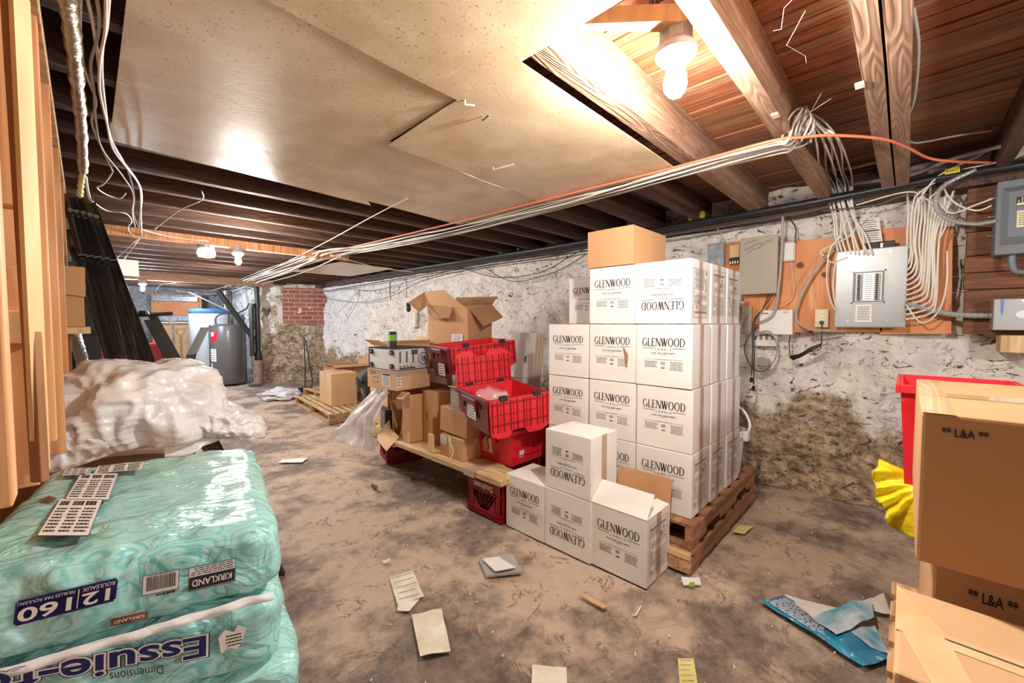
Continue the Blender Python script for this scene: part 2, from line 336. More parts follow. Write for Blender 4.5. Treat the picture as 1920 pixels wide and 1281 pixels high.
def brick_mat():
    m = bpy.data.materials.new('red_brick'); m.use_nodes = True; nt = m.node_tree; N = nt.nodes; Lk = nt.links; b = N['Principled BSDF']
    tc = N.new('ShaderNodeTexCoord'); mp = N.new('ShaderNodeMapping'); mp.inputs['Rotation'].default_value = (PI/2, 0, 0); Lk.new(tc.outputs['Object'], mp.inputs[0])
    t = N.new('ShaderNodeTexBrick'); t.inputs['Scale'].default_value = 1; t.inputs['Brick Width'].default_value = .235; t.inputs['Row Height'].default_value = .095
    t.inputs['Mortar Size'].default_value = .008; t.inputs['Color1'].default_value = (.36, .12, .075, 1); t.inputs['Color2'].default_value = (.27, .085, .055, 1); t.inputs['Mortar'].default_value = (.5, .34, .27, 1)
    Lk.new(mp.outputs[0], t.inputs[0]); Lk.new(t.outputs[0], b.inputs['Base Color']); b.inputs['Roughness'].default_value = .85
    bp = N.new('ShaderNodeBump'); bp.inputs['Strength'].default_value = .5; bp.inputs['Distance'].default_value = .01; bp.invert = True; Lk.new(t.outputs[1], bp.inputs['Height']); Lk.new(bp.outputs[0], b.inputs['Normal'])
    return m
m_brick = brick_mat()
def glow(name, s, c=(1, .95, .88)): return M(name, (1, 1, 1), emit=(c, s), rough=.4)
# ================================================================ THE ROOM
def rough_wall(name, a, b, z1, mat, amp=.075, step=.045, back=.25, seed=0.):
    a = Vector((*a, 0)); b = Vector((*b, 0)); L = (b-a).length; d = (b-a)/L; n = Vector((d.y, -d.x, 0))     # n points into the room
    nx = int(L/step)+1; nz_ = int(z1/step)+1; mb = MB(); vs = []; fs = []
    for j in range(nz_+1):
        for i in range(nx+1):
            p = a+d*(L*i/nx)+U0*(z1*j/nz_); q = Vector((p.x*1.0+seed, p.y, p.z*1.35))
            w = noise.noise(q*2.6)*.9+noise.noise(q*6.5)*.5+noise.noise(q*14)*.22
            dd = noise.voronoi(q*3.2)[0]; w += min((dd[1]-dd[0])*1.4, .45)-.35
            fade = min(1, i/2, (nx-i)/2, 1)
            vs.append(p+n*(w*amp*fade))
    for j in range(nz_):
        for i in range(nx): k = j*(nx+1)+i; fs.append((k, k+1, k+nx+2, k+nx+1)[::-1])
    mb.add(vs, fs)
    q = [a-n*back, b-n*back]; mb.quad(q[0], q[1], q[1]+U0*z1, q[0]+U0*z1)
    return struct(name, mb, mat, smooth=True)
rough_wall('wall_right', (3.78, 9.63), (3.78, -2.6), 2.34, m_wall)
rough_wall('wall_jog', (2.5, 10.12), (3.82, 9.60), 2.34, m_wall_bare, seed=5, amp=.06) if 0 else rough_wall('wall_jog', (2.48, 10.12), (3.86, 9.59), 2.34, m_wall_bare, seed=5)
rough_wall('wall_return', (2.66, 13.3), (2.56, 10.1), 2.34, m_wall_white, seed=9)
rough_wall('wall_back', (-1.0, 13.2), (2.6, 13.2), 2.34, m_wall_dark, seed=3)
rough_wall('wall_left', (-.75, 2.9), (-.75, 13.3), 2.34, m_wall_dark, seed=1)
mb = MB(); mb.box(-1.0, -.92, -3, 2.95, 0, 2.34); struct('wall_left_near', mb, m_wall_dark)
mb = MB(); N_ = 130
vs = []; fs = []
for j in range(161):
    for i in range(61):
        x = -1.2+5.2*i/60; y = -3+16.4*j/160
        vs.append((x, y, (noise.noise(Vector((x*1.3, y*1.3, 0)))*.012+noise.noise(Vector((x*5, y*5, 3)))*.004-.006)))
for j in range(160):
    for i in range(60): k = j*61+i; fs.append((k, k+1, k+62, k+61))
mb.add(vs, fs); struct('floor', mb, m_floor, smooth=True)
# subfloor boards above the joists: ten strips share a mesh per board width (surface pattern of one ceiling)
mb = MB(); x = -1.2; i = 0
while x < 4.05:
    w = random.choice([.062, .075, .075, .09, .14]) if x < 2.6 else random.choice([.12, .15, .18])
    mb.box(x, x+w-.010, -3, 13.5, 2.345+random.uniform(0, .007), 2.375, random.choice([0, 0, 1, 2, 3])); x += w
mb.box(-1.2, 4.1, -3, 13.5, 2.38, 2.40, 4)
struct('ceiling', mb, [m_sub, m_sub2, m_sub3, m_sub4, m_cabk])
def joist(y, w=.05, x0=-.9, x1=3.78, z0=2.15, mat=None, dz=0, skew=0):
    mb = MB(); n = 12
    for k in range(2): pass
    vs = []; 
    for i in range(n+1):
        x = x0+(x1-x0)*i/n; o = noise.noise(Vector((x*.8, y*3, 0)))*.006
        for (yy, zz) in ((-w/2, z0-2.345), (w/2, z0-2.345), (w/2, 0), (-w/2, 0)): vs.append((x, yy+o, zz+(o*.6 if zz < 0 else 0)))
    fs = []
    for i in range(n):
        for k in range(4): k2 = (k+1) % 4; fs.append((i*4+k, i*4+k2, i*4+4+k2, i*4+4+k))
    fs += [(3, 2, 1, 0), (n*4, n*4+1, n*4+2, n*4+3)]
    mb.add(vs, fs)
    o = struct('ceiling_joist', mb, mat or m_joist, loc=(0, y, 2.345)); return o
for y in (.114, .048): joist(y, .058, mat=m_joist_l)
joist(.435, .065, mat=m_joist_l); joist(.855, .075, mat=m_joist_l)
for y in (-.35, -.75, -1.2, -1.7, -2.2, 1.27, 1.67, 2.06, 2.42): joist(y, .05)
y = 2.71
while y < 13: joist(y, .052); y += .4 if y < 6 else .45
# rough beam running across under the joists far down the room, and the wall plate on the right wall
mb = MB(); mb.box(-.7, 2.3, 5.02, 5.09, 2.08, 2.16); struct('ceiling_beam', mb, m_stud)
mb = MB(); mb.box(-.7, 2.6, 9.05, 9.2, 2.02, 2.15); struct('ceiling_beam', mb, m_joist_l)
mb = MB(); mb.box(3.60, 3.80, -2.6, 9.6, 2.10, 2.15); struct('trim_1', mb, m_joist)
mb = MB(); mb.slab([(3.70, -1.2, 1.235), (3.70, -.245, 1.235), (3.70, -.225, 2.10), (3.70, -1.2, 2.10)], -.035)
# horizontal old planks set in the wall behind the meter
mbp = MB(); zs = [1.235, 1.36, 1.50, 1.60, 1.70, 1.84, 1.98, 2.10]
for a, b in zip(zs, zs[1:]): mbp.box(3.655+random.uniform(-.004, .004), 3.70, -1.3, -.235+random.uniform(-.006, .006), a+.002, b-.002)
struct('wall_boarding', mbp, m_old, bevel=.003)
# bricked-up opening on the jog wall
d = Vector((.934, -.358, 0)); p = PLN(529, 545, Vector((2.48, 10.12, 0)), Vector((.358, .934, 0))); q = PLN(612, 545, Vector((2.48, 10.12, 0)), Vector((.358, .934, 0)))
Lb = (q-p).length; mb = MB(); mb.box(0, Lb, -.05, .1, 0, .80); o = struct('wall_brick_infill', mb, m_brick, loc=(p.x, p.y, 1.29)); o.rotation_euler.z = math.atan2(-.358, .934)
# stud wall on the left, from the near studs back
def stud(y, x1=-.052, wd=.1, z0=0, z1=2.02, mat=None, t=.04):
    mb = MB(); mb.box(x1-wd, x1, 0, t, z0, z1, 0); return struct('wall_stud', mb, mat or m_stud, bevel=.002, loc=(0, y, 0))
stud(.60, wd=.10, z0=1.128, z1=2.3)
mb = MB(); mb.box(-.17, -.056, 0, .04, 1.475, 2.2, 0); struct('wall_stud', mb, m_stud, bevel=.002, loc=(0, .96, 0))
mb = MB(); mb.box(-.17, -.056, 0, .04, 1.05, 1.385, 0); struct('wall_stud', mb, m_stud, bevel=.002, loc=(0, .96, 0))
mb = MB(); mb.slab([(-.16, -.012, 1.283), (-.056, -.012, 1.267), (-.056, -.012, 1.318), (-.16, -.012, 1.326)], -.022); struct('wall_cleat', mb, m_stud2, bevel=.002, loc=(0, .96, 0))
for y, z0_, z1 in ((1.375, 1.035, 1.965), (1.86, .9, 2.01), (2.6, 0, 2.04), (3.2, 0, 2.04)): stud(y, x1=-.052 if y < 2 else -.054, z0=z0_, z1=z1)
mb = MB(); mb.box(-.20, -.052, .55, 3.5, 2.045, 2.085); struct('wall_top_plate', mb, m_stud2, bevel=.002)
mb = MB(); mb.box(-.34, -.31, .3, 2.95, 0, 2.1); struct('wall_sheathing', mb, m_kraft_d)
mb = MB(); mb.box(-.75, -.16, 2.9, 2.94, 0, 2.14); struct('wall_partition', mb, m_studd)
# stick leaning against the studs
a = Y(33, 2, .93); b = Y(84, 900, .93); ax = (b-a).normalized()
mb = MB(); w = .011
mb.slab([a+RT*-w*1.1, a+RT*w, b+RT*w*.8, b+RT*-w*.8], -.012); tag(obj('leaning_stick', mb, m_studd, bevel=.002), 'thin brown wooden stick leaning diagonally across the near studs', 'wooden strip')
mb = MB(); a = Y(52, 2, .90); b = Y(91, 880, .94); w = .0035
mb.slab([a+RT*-w, a+RT*w, b+RT*w, b+RT*-w], -.02); tag(obj('stick_lit_edge', mb, m_stud2), 'very thin pale strip standing in for the lit edge of the leaning brown stick', 'wooden strip')  # separate pale strip paints the lit edge of the stick
# hardboard sheets nailed under the joists
def sheet(pts, z, label, sag=()):
    mb = MB(); P = [Vector(p) for p in pts]; n = 14; vs = []; fs = []
    for lay, dz in ((0, 0), (1, .004)):
        for j in range(n+1):
            for i in range(n+1):
                s, t = i/n, j/n; q = (P[0]*(1-s)+P[1]*s)*(1-t)+(P[3]*(1-s)+P[2]*s)*t
                dr = 0
                for (cs, ct, r, a) in sag: dr += a*math.exp(-((s-cs)**2+(t-ct)**2)/r**2)
                dr += .004*noise.noise(Vector((q.x*2, q.y*2, z)))
                vs.append((q.x, q.y, z-dr+dz))
    k = (n+1)**2
    for j in range(n):
        for i in range(n):
            a = j*(n+1)+i; fs.append((a, a+n+1, a+n+2, a+1)); fs.append((a+k, a+1+k, a+n+2+k, a+n+1+k))
    e = [j*(n+1) for j in range(n+1)]+[n*(n+1)+i for i in range(1, n+1)]+[j*(n+1)+n for j in range(n-1, -1, -1)]+[i for i in range(n-1, 0, -1)]
    for i in range(len(e)): a, b = e[i], e[(i+1) % len(e)]; fs.append((a, b, b+k, a+k))
    mb.add(vs, fs); tag(obj('hardboard_sheet', mb, m_ply, smooth=False), label, 'ceiling board', 'tan hardboard sheets nailed under the joists')
sheet([(.10, .30, 0), (.985, .30, 0), (.995, 2.44, 0), (.10, 2.42, 0)], 2.142, 'largest tan hardboard ceiling sheet, the left one with the bright lamp reflection', [(.9, .45, .25, .012)]) if 0 else None
sheet([(.10, 1.2, 0), (1.0, 1.22, 0), (1.0, 2.63, 0), (.105, 2.45, 0)], 2.142, 'tan hardboard ceiling sheet with the bright glossy lamp reflection, left of the seams', [(.75, 1, .2, .01)])
sheet([(.10, -.4, 0), (.99, -.4, 0), (.99, 1.235, 0), (.10, 1.215, 0)], 2.137, 'near tan hardboard ceiling sheet running out of the top of the picture', [(.8, 1, .3, .008)])
sheet([(.10, 2.44, 0), (1.3, 2.60, 0), (1.45, 2.80, 0), (.105, 2.68, 0)], 2.147, 'narrow tan hardboard strip along the far left edge of the ceiling sheets')
sheet([(.985, .915, 0), (2.235, .925, 0), (2.255, 1.835, 0), (1.0, 1.76, 0)], 2.134, 'tan hardboard ceiling sheet nearest the bulb, with bent nails through it', [(0, 1, .35, .006)])
sheet([(.99, 1.75, 0), (2.26, 1.85, 0), (2.25, 2.80, 0), (1.0, 2.66, 0)], 2.146, 'tan hardboard ceiling sheet furthest right, dipping at its warped front edge', [(.5, 0, .3, .018)])
sheet([(2.45, 5.6, 0), (3.3, 5.7, 0), (3.3, 7.2, 0), (2.35, 7.2, 0)], 2.14, 'sagging reddish hardboard sheet on the far ceiling by the wall')
# nails and splinters bent through the sheets
for (u, v, du, dv, lb) in ((872, 190, 18, 8, 'bent nail poking through the near corner of the ceiling sheets'), (925, 314, 38, -6, 'longest nail hanging from the dipping ceiling sheet'), (905, 220, 12, -4, 'dark torn splinter on the middle ceiling sheet')):
    a = Z(u, v, 2.13); b = Z(u+du, v+dv, 2.115); mb = MB(); mb.tube([a+U0*.01, a-U0*.012, b], .0035, 6)
    tag(obj('bent_nail', mb, m_cabd if du < 15 else m_paper), lb, 'nail')
# cross piece between two joists over the lamp
mb = MB(); mb.slab([Z(1088, 45, 2.2), Z(1092, 57, 2.2), Z(1290, 62, 2.2), Z(1288, 38, 2.2)], -.05); struct('ceiling_blocking', mb, m_stud2)
# ================================================================ LAMPS
def lampholder(P, pw, name_l, bulbcol, dome=True, r=.036, group=None, s=1.):
    t = thing('lampholder', name_l, 'light', P, group=group)
    mb = MB(); mb.lathe([(.0, .12*s), (.05*s, .12*s), (.052*s, .06*s), (.058*s, .055*s), (.058*s, .045*s)], 8); obj('ceiling_box', mb, m_galv, t)
    mb = MB(); mb.lathe([(.06*s, .05*s), (.064*s, .04*s), (.06*s, .025*s), (.045*s, .01*s), (.028*s, -.002*s), (.026*s, -.02*s), (.018*s, -.022*s)], 28); obj('shade', mb, m_porc, t, smooth=True)
    mb = MB(); bmx = bmesh.new(); bmesh.ops.create_icosphere(bmx, subdivisions=2, radius=r)
    vs = [(v.co.x, v.co.y, v.co.z*1.25-.058*s-(.0 if v.co.z < 0 else -v.co.z*.3)) for v in bmx.verts]; fs = [[v.index for v in f.verts] for f in bmx.faces]; bmx.free()
    mb.add(vs, fs); obj('bulb', mb, glow('bulb_glow', pw, bulbcol), t, smooth=True)
    return t
L1 = lampholder((1.30, .545, 2.105), BULB_NEAR, 'lit bare bulb in a white porcelain holder between the near joists', (1, .93, .84))
mb = MB()
for k in (-.03, .015): mb.tube([(k-.02, .03, .11), (k-.035, .05, .17), (k-.02, .06, .24)], .008, 6, 4)
obj('feed_cable', mb, m_cabd, L1)
L2 = lampholder((1.13, 5.055, 2.0), BULB_FAR, 'lit bare bulb far down the room on the pale ceiling beam', (1, .93, .86), s=.9, r=.03)
L3 = lampholder((.68, 9.12, 1.925), BULB_COOL, 'furthest lit bulb, bluish, above the dark stone wall at the back', (.72, .85, 1), s=.9, r=.03)
t = thing('jelly_jar_light', 'unlit ribbed glass jar light on the beam left of the far bulb', 'light', (.86, 5.055, 2.05))
mb = MB(); mb.lathe([(.07, .03), (.07, .0), (.055, -.005)], 20); obj('base', mb, m_galv, t)
mb = MB(); mb.lathe([(.055, 0), (.075, -.02), (.08, -.05), (.07, -.085), (.0, -.1)], 16); obj('glass', mb, m_clear, t, smooth=True)
# ================================================================ PIPES AND CABLES OVERHEAD
t = thing('drain_pipe', 'long black iron pipe slung under the ceiling along the right wall', 'pipe', (0, 0, 0))
pz = lambda u, v: X(u, v, 3.52)
P0 = [pz(2010, 288), pz(1920, 308), pz(1760, 334), pz(1500, 384), pz(1240, 430), pz(1000, 470), pz(790, 502), pz(690, 518), pz(600, 531)]
mb = MB(); mb.tube(P0, .026, 14); obj('pipe', mb, m_pipe, t, smooth=True)
for (u, v) in ((1785, 323), (1306, 405)):
    a = pz(u-14, v+3); b = pz(u+14, v-3); mb = MB(); mb.tube([a, b], .0272, 14); mb.text('NATURAL GAS', a+Vector((-.028, 0, -.006)), b-a, U0, .1, .9, 0, .014, 1); o = obj('yellow_tag', mb, [m_yel, m_ink], t)
for (u, v) in ((1662, 348), (970, 474)):
    a = pz(u, v); mb = MB(); mb.tube([a+Vector((0, 0, .06)), a+Vector((-.03, 0, .0)), a+Vector((0, 0, -.03)), a+Vector((.03, 0, .0)), a+Vector((.005, 0, .06))], .005, 4); obj('strap_hanger', mb, m_steel, t)
def cable(pts, r, mat, label, group=None, smooth=5, n=6, name='cable', cat='cable'):
    mb = MB(); mb.tube(pts, r, n, smooth); return tag(obj(name, mb, mat, smooth=True), label, cat, group)
zc = lambda u, v, z=2.12: Z(u, v, z)
cable([zc(500, 512), zc(600, 478), zc(700, 454), zc(860, 416), zc(1025, 374), zc(1265, 314), zc(1440, 266), zc(1500, 258), zc(1560, 254), zc(1650, 260), zc(1700, 276), zc(1740, 296), zc(1790, 303), X(1860, 305, 3.4)], .0065, m_cabo, 'orange sheathed cable leading the bundle under the joists')
bd = [(1478, 268), (1440, 277), (1265, 324), (1150, 356), (1030, 388), (860, 430), (780, 446), (700, 462), (620, 474), (560, 494), (500, 514), (430, 540)]
for k in range(11):
    off = (k-5)*.014; pts = []
    for j, (u, v) in enumerate(bd):
        w = Z(u, v, 2.125-.006*(k % 3)); q = .012 if 3 < j else .003
        pts.append(w+Vector((off*(1+.5*(j > 4)+.6*(j > 7))+random.uniform(-q, q)*1.5, 0, random.uniform(-q, q)*.9-.012*abs(math.sin(k*2.3+j)))))
    e = Z(1490+random.uniform(0, 22), 255-random.uniform(0, 40), 2.2)
    cable([e+Vector((off, -.03, .03)), e+Vector((off, 0, -.02))]+pts, .0048, m_cable if k % 4 else m_cabg, 'one of the white cables in the bundle stapled under the joists', 'white cables bundled under the joists')
cable([zc(765, 372, 2.14), zc(700, 405, 2.12), zc(590, 465, 2.1), zc(480, 520, 2.08), zc(430, 545)], .004, m_cable, 'single thin white cable crossing the joists diagonally towards the far bundle')
for k, pts in enumerate([[(1700, 40), (1688, 90), (1700, 150), (1692, 210), (1697, 255), (1690, 330)], [(1712, 15), (1722, 90), (1715, 180), (1704, 215)], [(1860, 245), (1820, 250), (1775, 258), (1720, 268), (1700, 262)]]):
    cable([Z(u, v, 2.25) for u, v in pts], .0055, m_cabg, ['grey cable stapled along the near doubled joist', 'second grey cable hanging beside the doubled joist', 'grey cable running under the floorboards near the meter'][k])
for k in range(7):
    u0 = 1466+k*9; J = lambda q, z: Z(q[0]+random.uniform(-9, 9), q[1]+random.uniform(-8, 8), z); pts = [Z(u0, 262+random.uniform(-4, 8), 2.14), J((u0+10, 225), 2.2), J((1500+k*3, 208), 2.27), J((1520+k*5, 232), 2.22), J((1535+k*7, 270), 2.18), X(1545+k*8+random.uniform(-8, 8), 320, 3.3), X(1556+k*7, 345, 3.55), X(1568+k*5, 380, 3.62)]
    cable(pts, .005, m_cabg if k % 2 else m_cable, 'one of the cables looping up over the joist end before dropping to the panel', 'cables looping between the bundle and the panel')
cable([X(1520, 318, 3.5), X(1590, 316, 3.5), X(1650, 305, 3.5), X(1700, 330, 3.55)], .012, m_cabg, 'thick grey conduit lying across the top of the wall plate')
cable([X(1600, 345, 3.56), X(1700, 330, 3.56), X(1780, 300, 3.5), X(1840, 283, 3.4), X(1930, 262, 3.3)], .012, m_cabg, 'thick dusty grey conduit above the black pipe')
for k, pts in enumerate([[(1240, 443), (1360, 424), (1500, 400), (1600, 375), (1720, 352)], [(600, 548), (790, 516), (1000, 486), (1240, 447), (1420, 416)], [(540, 540), (640, 565), (720, 560), (790, 528), (900, 500)], [(860, 500), (930, 520), (1010, 512), (1070, 480), (1100, 465)], [(905, 498), (960, 528), (1040, 510), (1100, 476)], [(640, 540), (700, 545), (790, 522), (880, 500), (1100, 462)]]):
    cable([X(u, v, 3.6+.01*k) for u, v in pts], .008 if k < 2 else .005, m_cabd if k % 2 == 0 else m_cabk, ['black cable strapped under the pipe beside the panel boards', 'longest black cable following the underside of the pipe', 'dark cable drooping in front of the brick infill', 'dark cable sagging across the whitewash behind the tall cartons', 'second sagging dark cable just below the first behind the cartons', 'dark cable clipped along the wall plate above the open carton'][k])
# wires at upper left
t = thing('wrapped_pipe', 'tape wrapped insulated pipe under the joists at upper left', 'pipe')
pp = [Z(118, -40, 2.1), Z(135, 60, 2.1), Z(145, 160, 2.1), Z(153, 250, 2.1), Z(156, 320, 2.08)]
mb = MB(); mb.tube(pp, .019, 14, 10, rf=lambda i, n: 1+.12*math.sin(i*2.1)+.08*math.sin(i*5.3)); obj('wrapped_section', mb, m_foil, t, smooth=True)
mb = MB(); mb.tube([pp[-1], Z(152, 345, 2.06), Z(150, 368, 2.05)], .012, 10, 6, rf=lambda i, n: 1+.3*math.sin(i*3)); obj('yellow_insulation', mb, m_yslip, t)
mb = MB(); mb.tube([Z(160, 330, 2.09), Z(166, 365, 2.06), Z(175, 385, 2.0)], .007, 8, 4); obj('bare_end', mb, m_cabg, t)
wl = [[(152, -20), (150, 60), (158, 130), (180, 190), (172, 230), (190, 275), (212, 322)],
      [(160, -20), (175, 50), (185, 120), (195, 190), (208, 260), (240, 320), (252, 370), (250, 400), (262, 430)],
      [(178, -20), (186, 30), (183, 70), (170, 120), (176, 170), (180, 230), (192, 280), (230, 330), (250, 365), (248, 400), (255, 430)],
      [(205, -20), (200, 50), (192, 90), (191, 140), (197, 200), (205, 250), (222, 290), (258, 340), (266, 370), (262, 410), (262, 445)],
      [(199, -20), (197, 60), (188, 110), (187, 170), (200, 230), (212, 280), (240, 318), (262, 352), (264, 395), (266, 445)]]
wlb = ['left wire with the kink, of the wires hanging under the upper left joists', 'second wire from the left under the upper left joists', 'middle wire of those hanging under the upper left joists', 'fourth wire, doubled and stapled, under the upper left joists', 'rightmost wire of those hanging beside the hardboard edge']
for k, w in enumerate(wl): cable([Z(u, v, 2.11-.003*k) for u, v in w], .0042, m_cable if k != 2 else m_cabg, wlb[k])
for k, w in enumerate([[(170, 375), (200, 395), (235, 400), (247, 415), (240, 428), (250, 445)], [(212, 322), (195, 345), (182, 352), (200, 365), (225, 372), (236, 362)], [(262, 445), (235, 470), (215, 490), (212, 510)], [(267, 430), (285, 436), (330, 446), (390, 452)], [(264, 445), (245, 470), (222, 500)], [(290, 430), (335, 395), (378, 375), (378, 358)]]):
    cable([Z(u, v, 2.1) for u, v in w], .004, m_cable if k != 5 else m_cabg, ['wavy white wire joining the tangle above the black rails', 'small curled wire end above the black rails', 'wire dropping from the tangle towards the white far box', 'white wire running along the pale far beam to the jar light', 'second wire leaving the tangle for the white far box', 'dusty thread of wire crossing the dark joists'][k])
mb = MB(); mb.box(-.13, .13, -.02, .05, -.1, .1); tag(obj('junction_box', mb, m_label, loc=Z(233, 502, 1.98), bevel=.01), 'small white plastic junction box below the wire tangle at the far left', 'electrical box')
for k, w in enumerate([[(600, 470), (560, 500), (480, 540), (400, 560)], [(640, 480), (540, 520), (440, 548), (350, 552)], [(480, 548), (390, 552), (330, 545)], [(560, 505), (470, 535), (420, 560), (400, 590)], [(330, 530), (300, 535), (290, 552)], [(430, 535), (380, 548), (310, 550)], [(620, 478), (700, 500), (730, 505), (775, 510)]]):
    w = [Z(u, v, 2.07) for u, v in w]; w = [Vector((min(p.x, 2.35 if p.y > 9 else 3.5), min(p.y, 12.6), p.z)) for p in w]
    cable(w, .007, m_cabg if k % 2 else m_cable, 'one of the slack cables fanning out below the far joists', 'slack cables below the far joists')
mb = MB(); a = Z(355, 548, 2.0); b = Y(430, 583, 10.5); mb.tube([a, b], .012, 6); tag(obj('brace_rod', mb, m_cabg), 'thin pale rod sloping down towards the white tank', 'rod')
for k in range(9):
    pts = [(1545+k*6, 345), (1560+k*5, 400), (1568+k*7, 440), (1572+k*8, 478)]
    cable([X(u+random.uniform(-7, 7)*(v < 470), v, 3.60-.004*k) for u, v in pts], .0058, m_cable, 'one of the white cables dropping into the top of the breaker panel', 'cables entering the panel top')
for k, w in enumerate([[(1592, 400), (1575, 440), (1558, 465), (1552, 485), (1562, 492), (1590, 482)], [(1580, 440), (1556, 470), (1550, 520), (1556, 560), (1568, 585)], [(1570, 470), (1562, 530), (1566, 570), (1572, 580)], [(1640, 385), (1610, 420), (1590, 445), (1540, 470), (1545, 480)]]):
    cable([X(u, v, 3.585) for u, v in w], .0048, m_cable, ['white cable hooking back over the panel top left corner', 'outer white cable bowing around the panel left side', 'inner white cable bowing around the panel left side', 'white cable crossing slantwise above the panel'][k])
for k in range(12):
    u0 = 1702+k*5.2; top = 350+random.uniform(0, 20); r_ = 6+k*4.6; vb = 500+k*9
    pts = [(1705+k*7+random.uniform(-8, 8), top), (1703+k*6.4, 400), (u0+1+random.uniform(-3, 3), 455), (1702+r_*.95+random.uniform(-2, 2), vb-34), (1700+r_*.72, vb-10), (1697, vb)]
    cable([X(u, v, 3.60-.003*k) for u, v in pts], .0056, m_cable, 'one of the white cables curving down into the right side of the breaker panel', 'cables curving into the panel side')
for k, w in enumerate([[(1776, 470), (1775, 530), (1762, 580), (1735, 605), (1718, 598), (1698, 570)], [(1605, 385), (1700, 360), (1740, 375), (1775, 410), (1760, 450)], [(1860, 385), (1830, 395), (1790, 380), (1770, 350), (1790, 325)], [(1862, 372), (1820, 388), (1785, 400), (1765, 385), (1755, 360)], [(1540, 395), (1640, 385), (1690, 368), (1740, 365)], [(1930, 255), (1880, 300), (1800, 320), (1740, 350), (1715, 370)], [(1935, 275), (1870, 315), (1790, 335), (1745, 370)], [(1920, 245), (1840, 290), (1760, 330), (1720, 380)]]):
    cable([X(u, v, 3.57-.01*k) for u, v in w], .005, m_cable if k != 4 else m_cabd, ['lowest looped white cable beside the panel', 'white cable arching from the wall top over the right board', 'upper white cable entering the meter box', 'lower white cable entering the meter box', 'dark cable arching above the white paper notes', 'pale cable coming in from the right edge over the pipe', 'second pale cable coming in over the pipe', 'third pale cable crossing behind the pipe at right'][k])
def flex(pts, r, label, x=3.58, smooth=14):
    mb = MB(); mb.tube([X(u, v, x) for u, v in pts], r, 10, smooth, rf=lambda i, n: 1.0 if i % 2 else .86)
    return tag(obj('flexible_conduit', mb, m_galv), label, 'conduit')
flex([(1700, 570), (1740, 580), (1790, 590), (1862, 592)], .017, 'ribbed metal conduit from the panel to the square grey box')
flex([(1868, 414), (1830, 420), (1790, 415), (1760, 398), (1755, 370), (1775, 345), (1830, 318)], .012, 'ribbed metal conduit curling up from the meter box', 3.5)
flex([(1585, 440), (1550, 480), (1520, 520), (1498, 565), (1494, 600), (1520, 618), (1570, 620)], .009, 'grey armoured cable bowed across the orange plywood left of the panel', 3.615)
cable([X(u, v, 3.6) for u, v in ((1468, 405), (1466, 470), (1460, 540), (1450, 590), (1420, 607))], .009, m_cabg, 'thick grey cable dropping beside the beige cabinet')
# ================================================================ THINGS ON THE RIGHT WALL
RW = Vector((0, -1, 0))      # reading direction on faces that look towards -X
def wr(u0, v0, u1, v1, xf):   # rectangle on the plane x = xf: y left, y right, z bottom, z top
    a = X(u0, v0, xf); b = X(u1, v1, xf); return a.y, b.y, b.z, a.z
def wall_box(name, label, cat, r, xf, xb=3.735, mat=None, bevel=.004, body='body', group=None):
    y0, y1, z0, z1 = r; t = thing(name, label, cat, (xf, (y0+y1)/2, z0), group=group)
    w = abs(y0-y1)/2; mb = MB(); mb.box(0, xb-xf, -w, w, 0, z1-z0); obj(body, mb, mat, t, bevel=bevel); return t, w, z1-z0
def O_(w, x=-.0012): return Vector((x, w, 0))
mb = MB(); y0, y1, z0, z1 = wr(1398, 440, 1660, 632, 3.70); y1 = X(1655, 600, 3.7).y
mb.slab([(3.70, y0, 1.225), (3.70, y1, 1.245), (3.70, y1, 1.90), (3.70, y0, 1.93)], -.02); tag(obj('plywood_board', mb, m_plyo, bevel=.002), 'wide knotty orange plywood board behind the beige cabinet and panel', 'board')
mb = MB()
for (u, v, r) in ((1500, 497, .022), (1546, 515, .018), (1520, 625, .018)):
    c = X(u, v, 3.678); mb.tube([c, c+Vector((.002, 0, 0))], r, 16)
mb.T = Matrix.Identity(4); o = obj('knot', mb, m_old); o.parent = bpy.data.objects['plywood_board']
mb = MB(); mb.slab([X(1650, 627, 3.70), X(1784, 626, 3.70), X(1787, 424, 3.70), X(1650, 428, 3.70)], -.02)
tag(obj('plywood_board', mb, m_plyo, bevel=.002), 'orange plywood board right of the panel, behind the curved cables', 'board')
# breaker panel
r = wr(1570, 474, 1695, 613, 3.60); t, w, h = wall_box('breaker_panel', 'grey breaker panel with two columns of black breakers on the plywood', 'electrical panel', r, 3.60, mat=m_galv, bevel=.006, body='cabinet')
O = O_(w, -.002); W2 = 2*w
mb = MB(); mb.box(-.012, .0, -w-.006, w+.006, -.006, h+.006); obj('cover', mb, m_galv, t, bevel=.008)
O = O_(w, -.0135)
mb = MB(); mb.rect(O, RW*W2, U0*h, .25, .72, .315, .72); obj('recess', mb, m_dgrey, t)
mb = MB(); mb.frame(O+Vector((-.003, 0, 0)), RW*W2, U0*h, .24, .73, .305, .73, .02, .015); obj('recess_rim', mb, m_galv, t)
mb = MB(); mb.rect(O+Vector((-.001, 0, 0)), RW*W2, U0*h, .30, .68, .335, .70, 0); mb.rect(O+Vector((-.002, 0, 0)), RW*W2, U0*h, .42, .56, .345, .69, 1); mb.lines(O+Vector((-.003, 0, 0)), RW*W2, U0*h, .43, .55, .35, .68, 12, 2, .3); obj('directory_label', mb, [m_label, m_case, m_grey], t)
for c in (0, 1):
    for k in range(12):
        mb = MB(); s = .315 if c == 0 else .575; tt = .345+k*.0285
        y = w-(s+.045)*W2; mb.box(-.024, -.015, y-.012, y+.012, tt*h, (tt+.021)*h, 0); mb.rect(Vector((-.0245, w, 0)), RW*W2, U0*h, s+.055, s+.075, tt+.004, tt+.017, 1); obj('breaker', mb, [m_blackm, m_label], t)
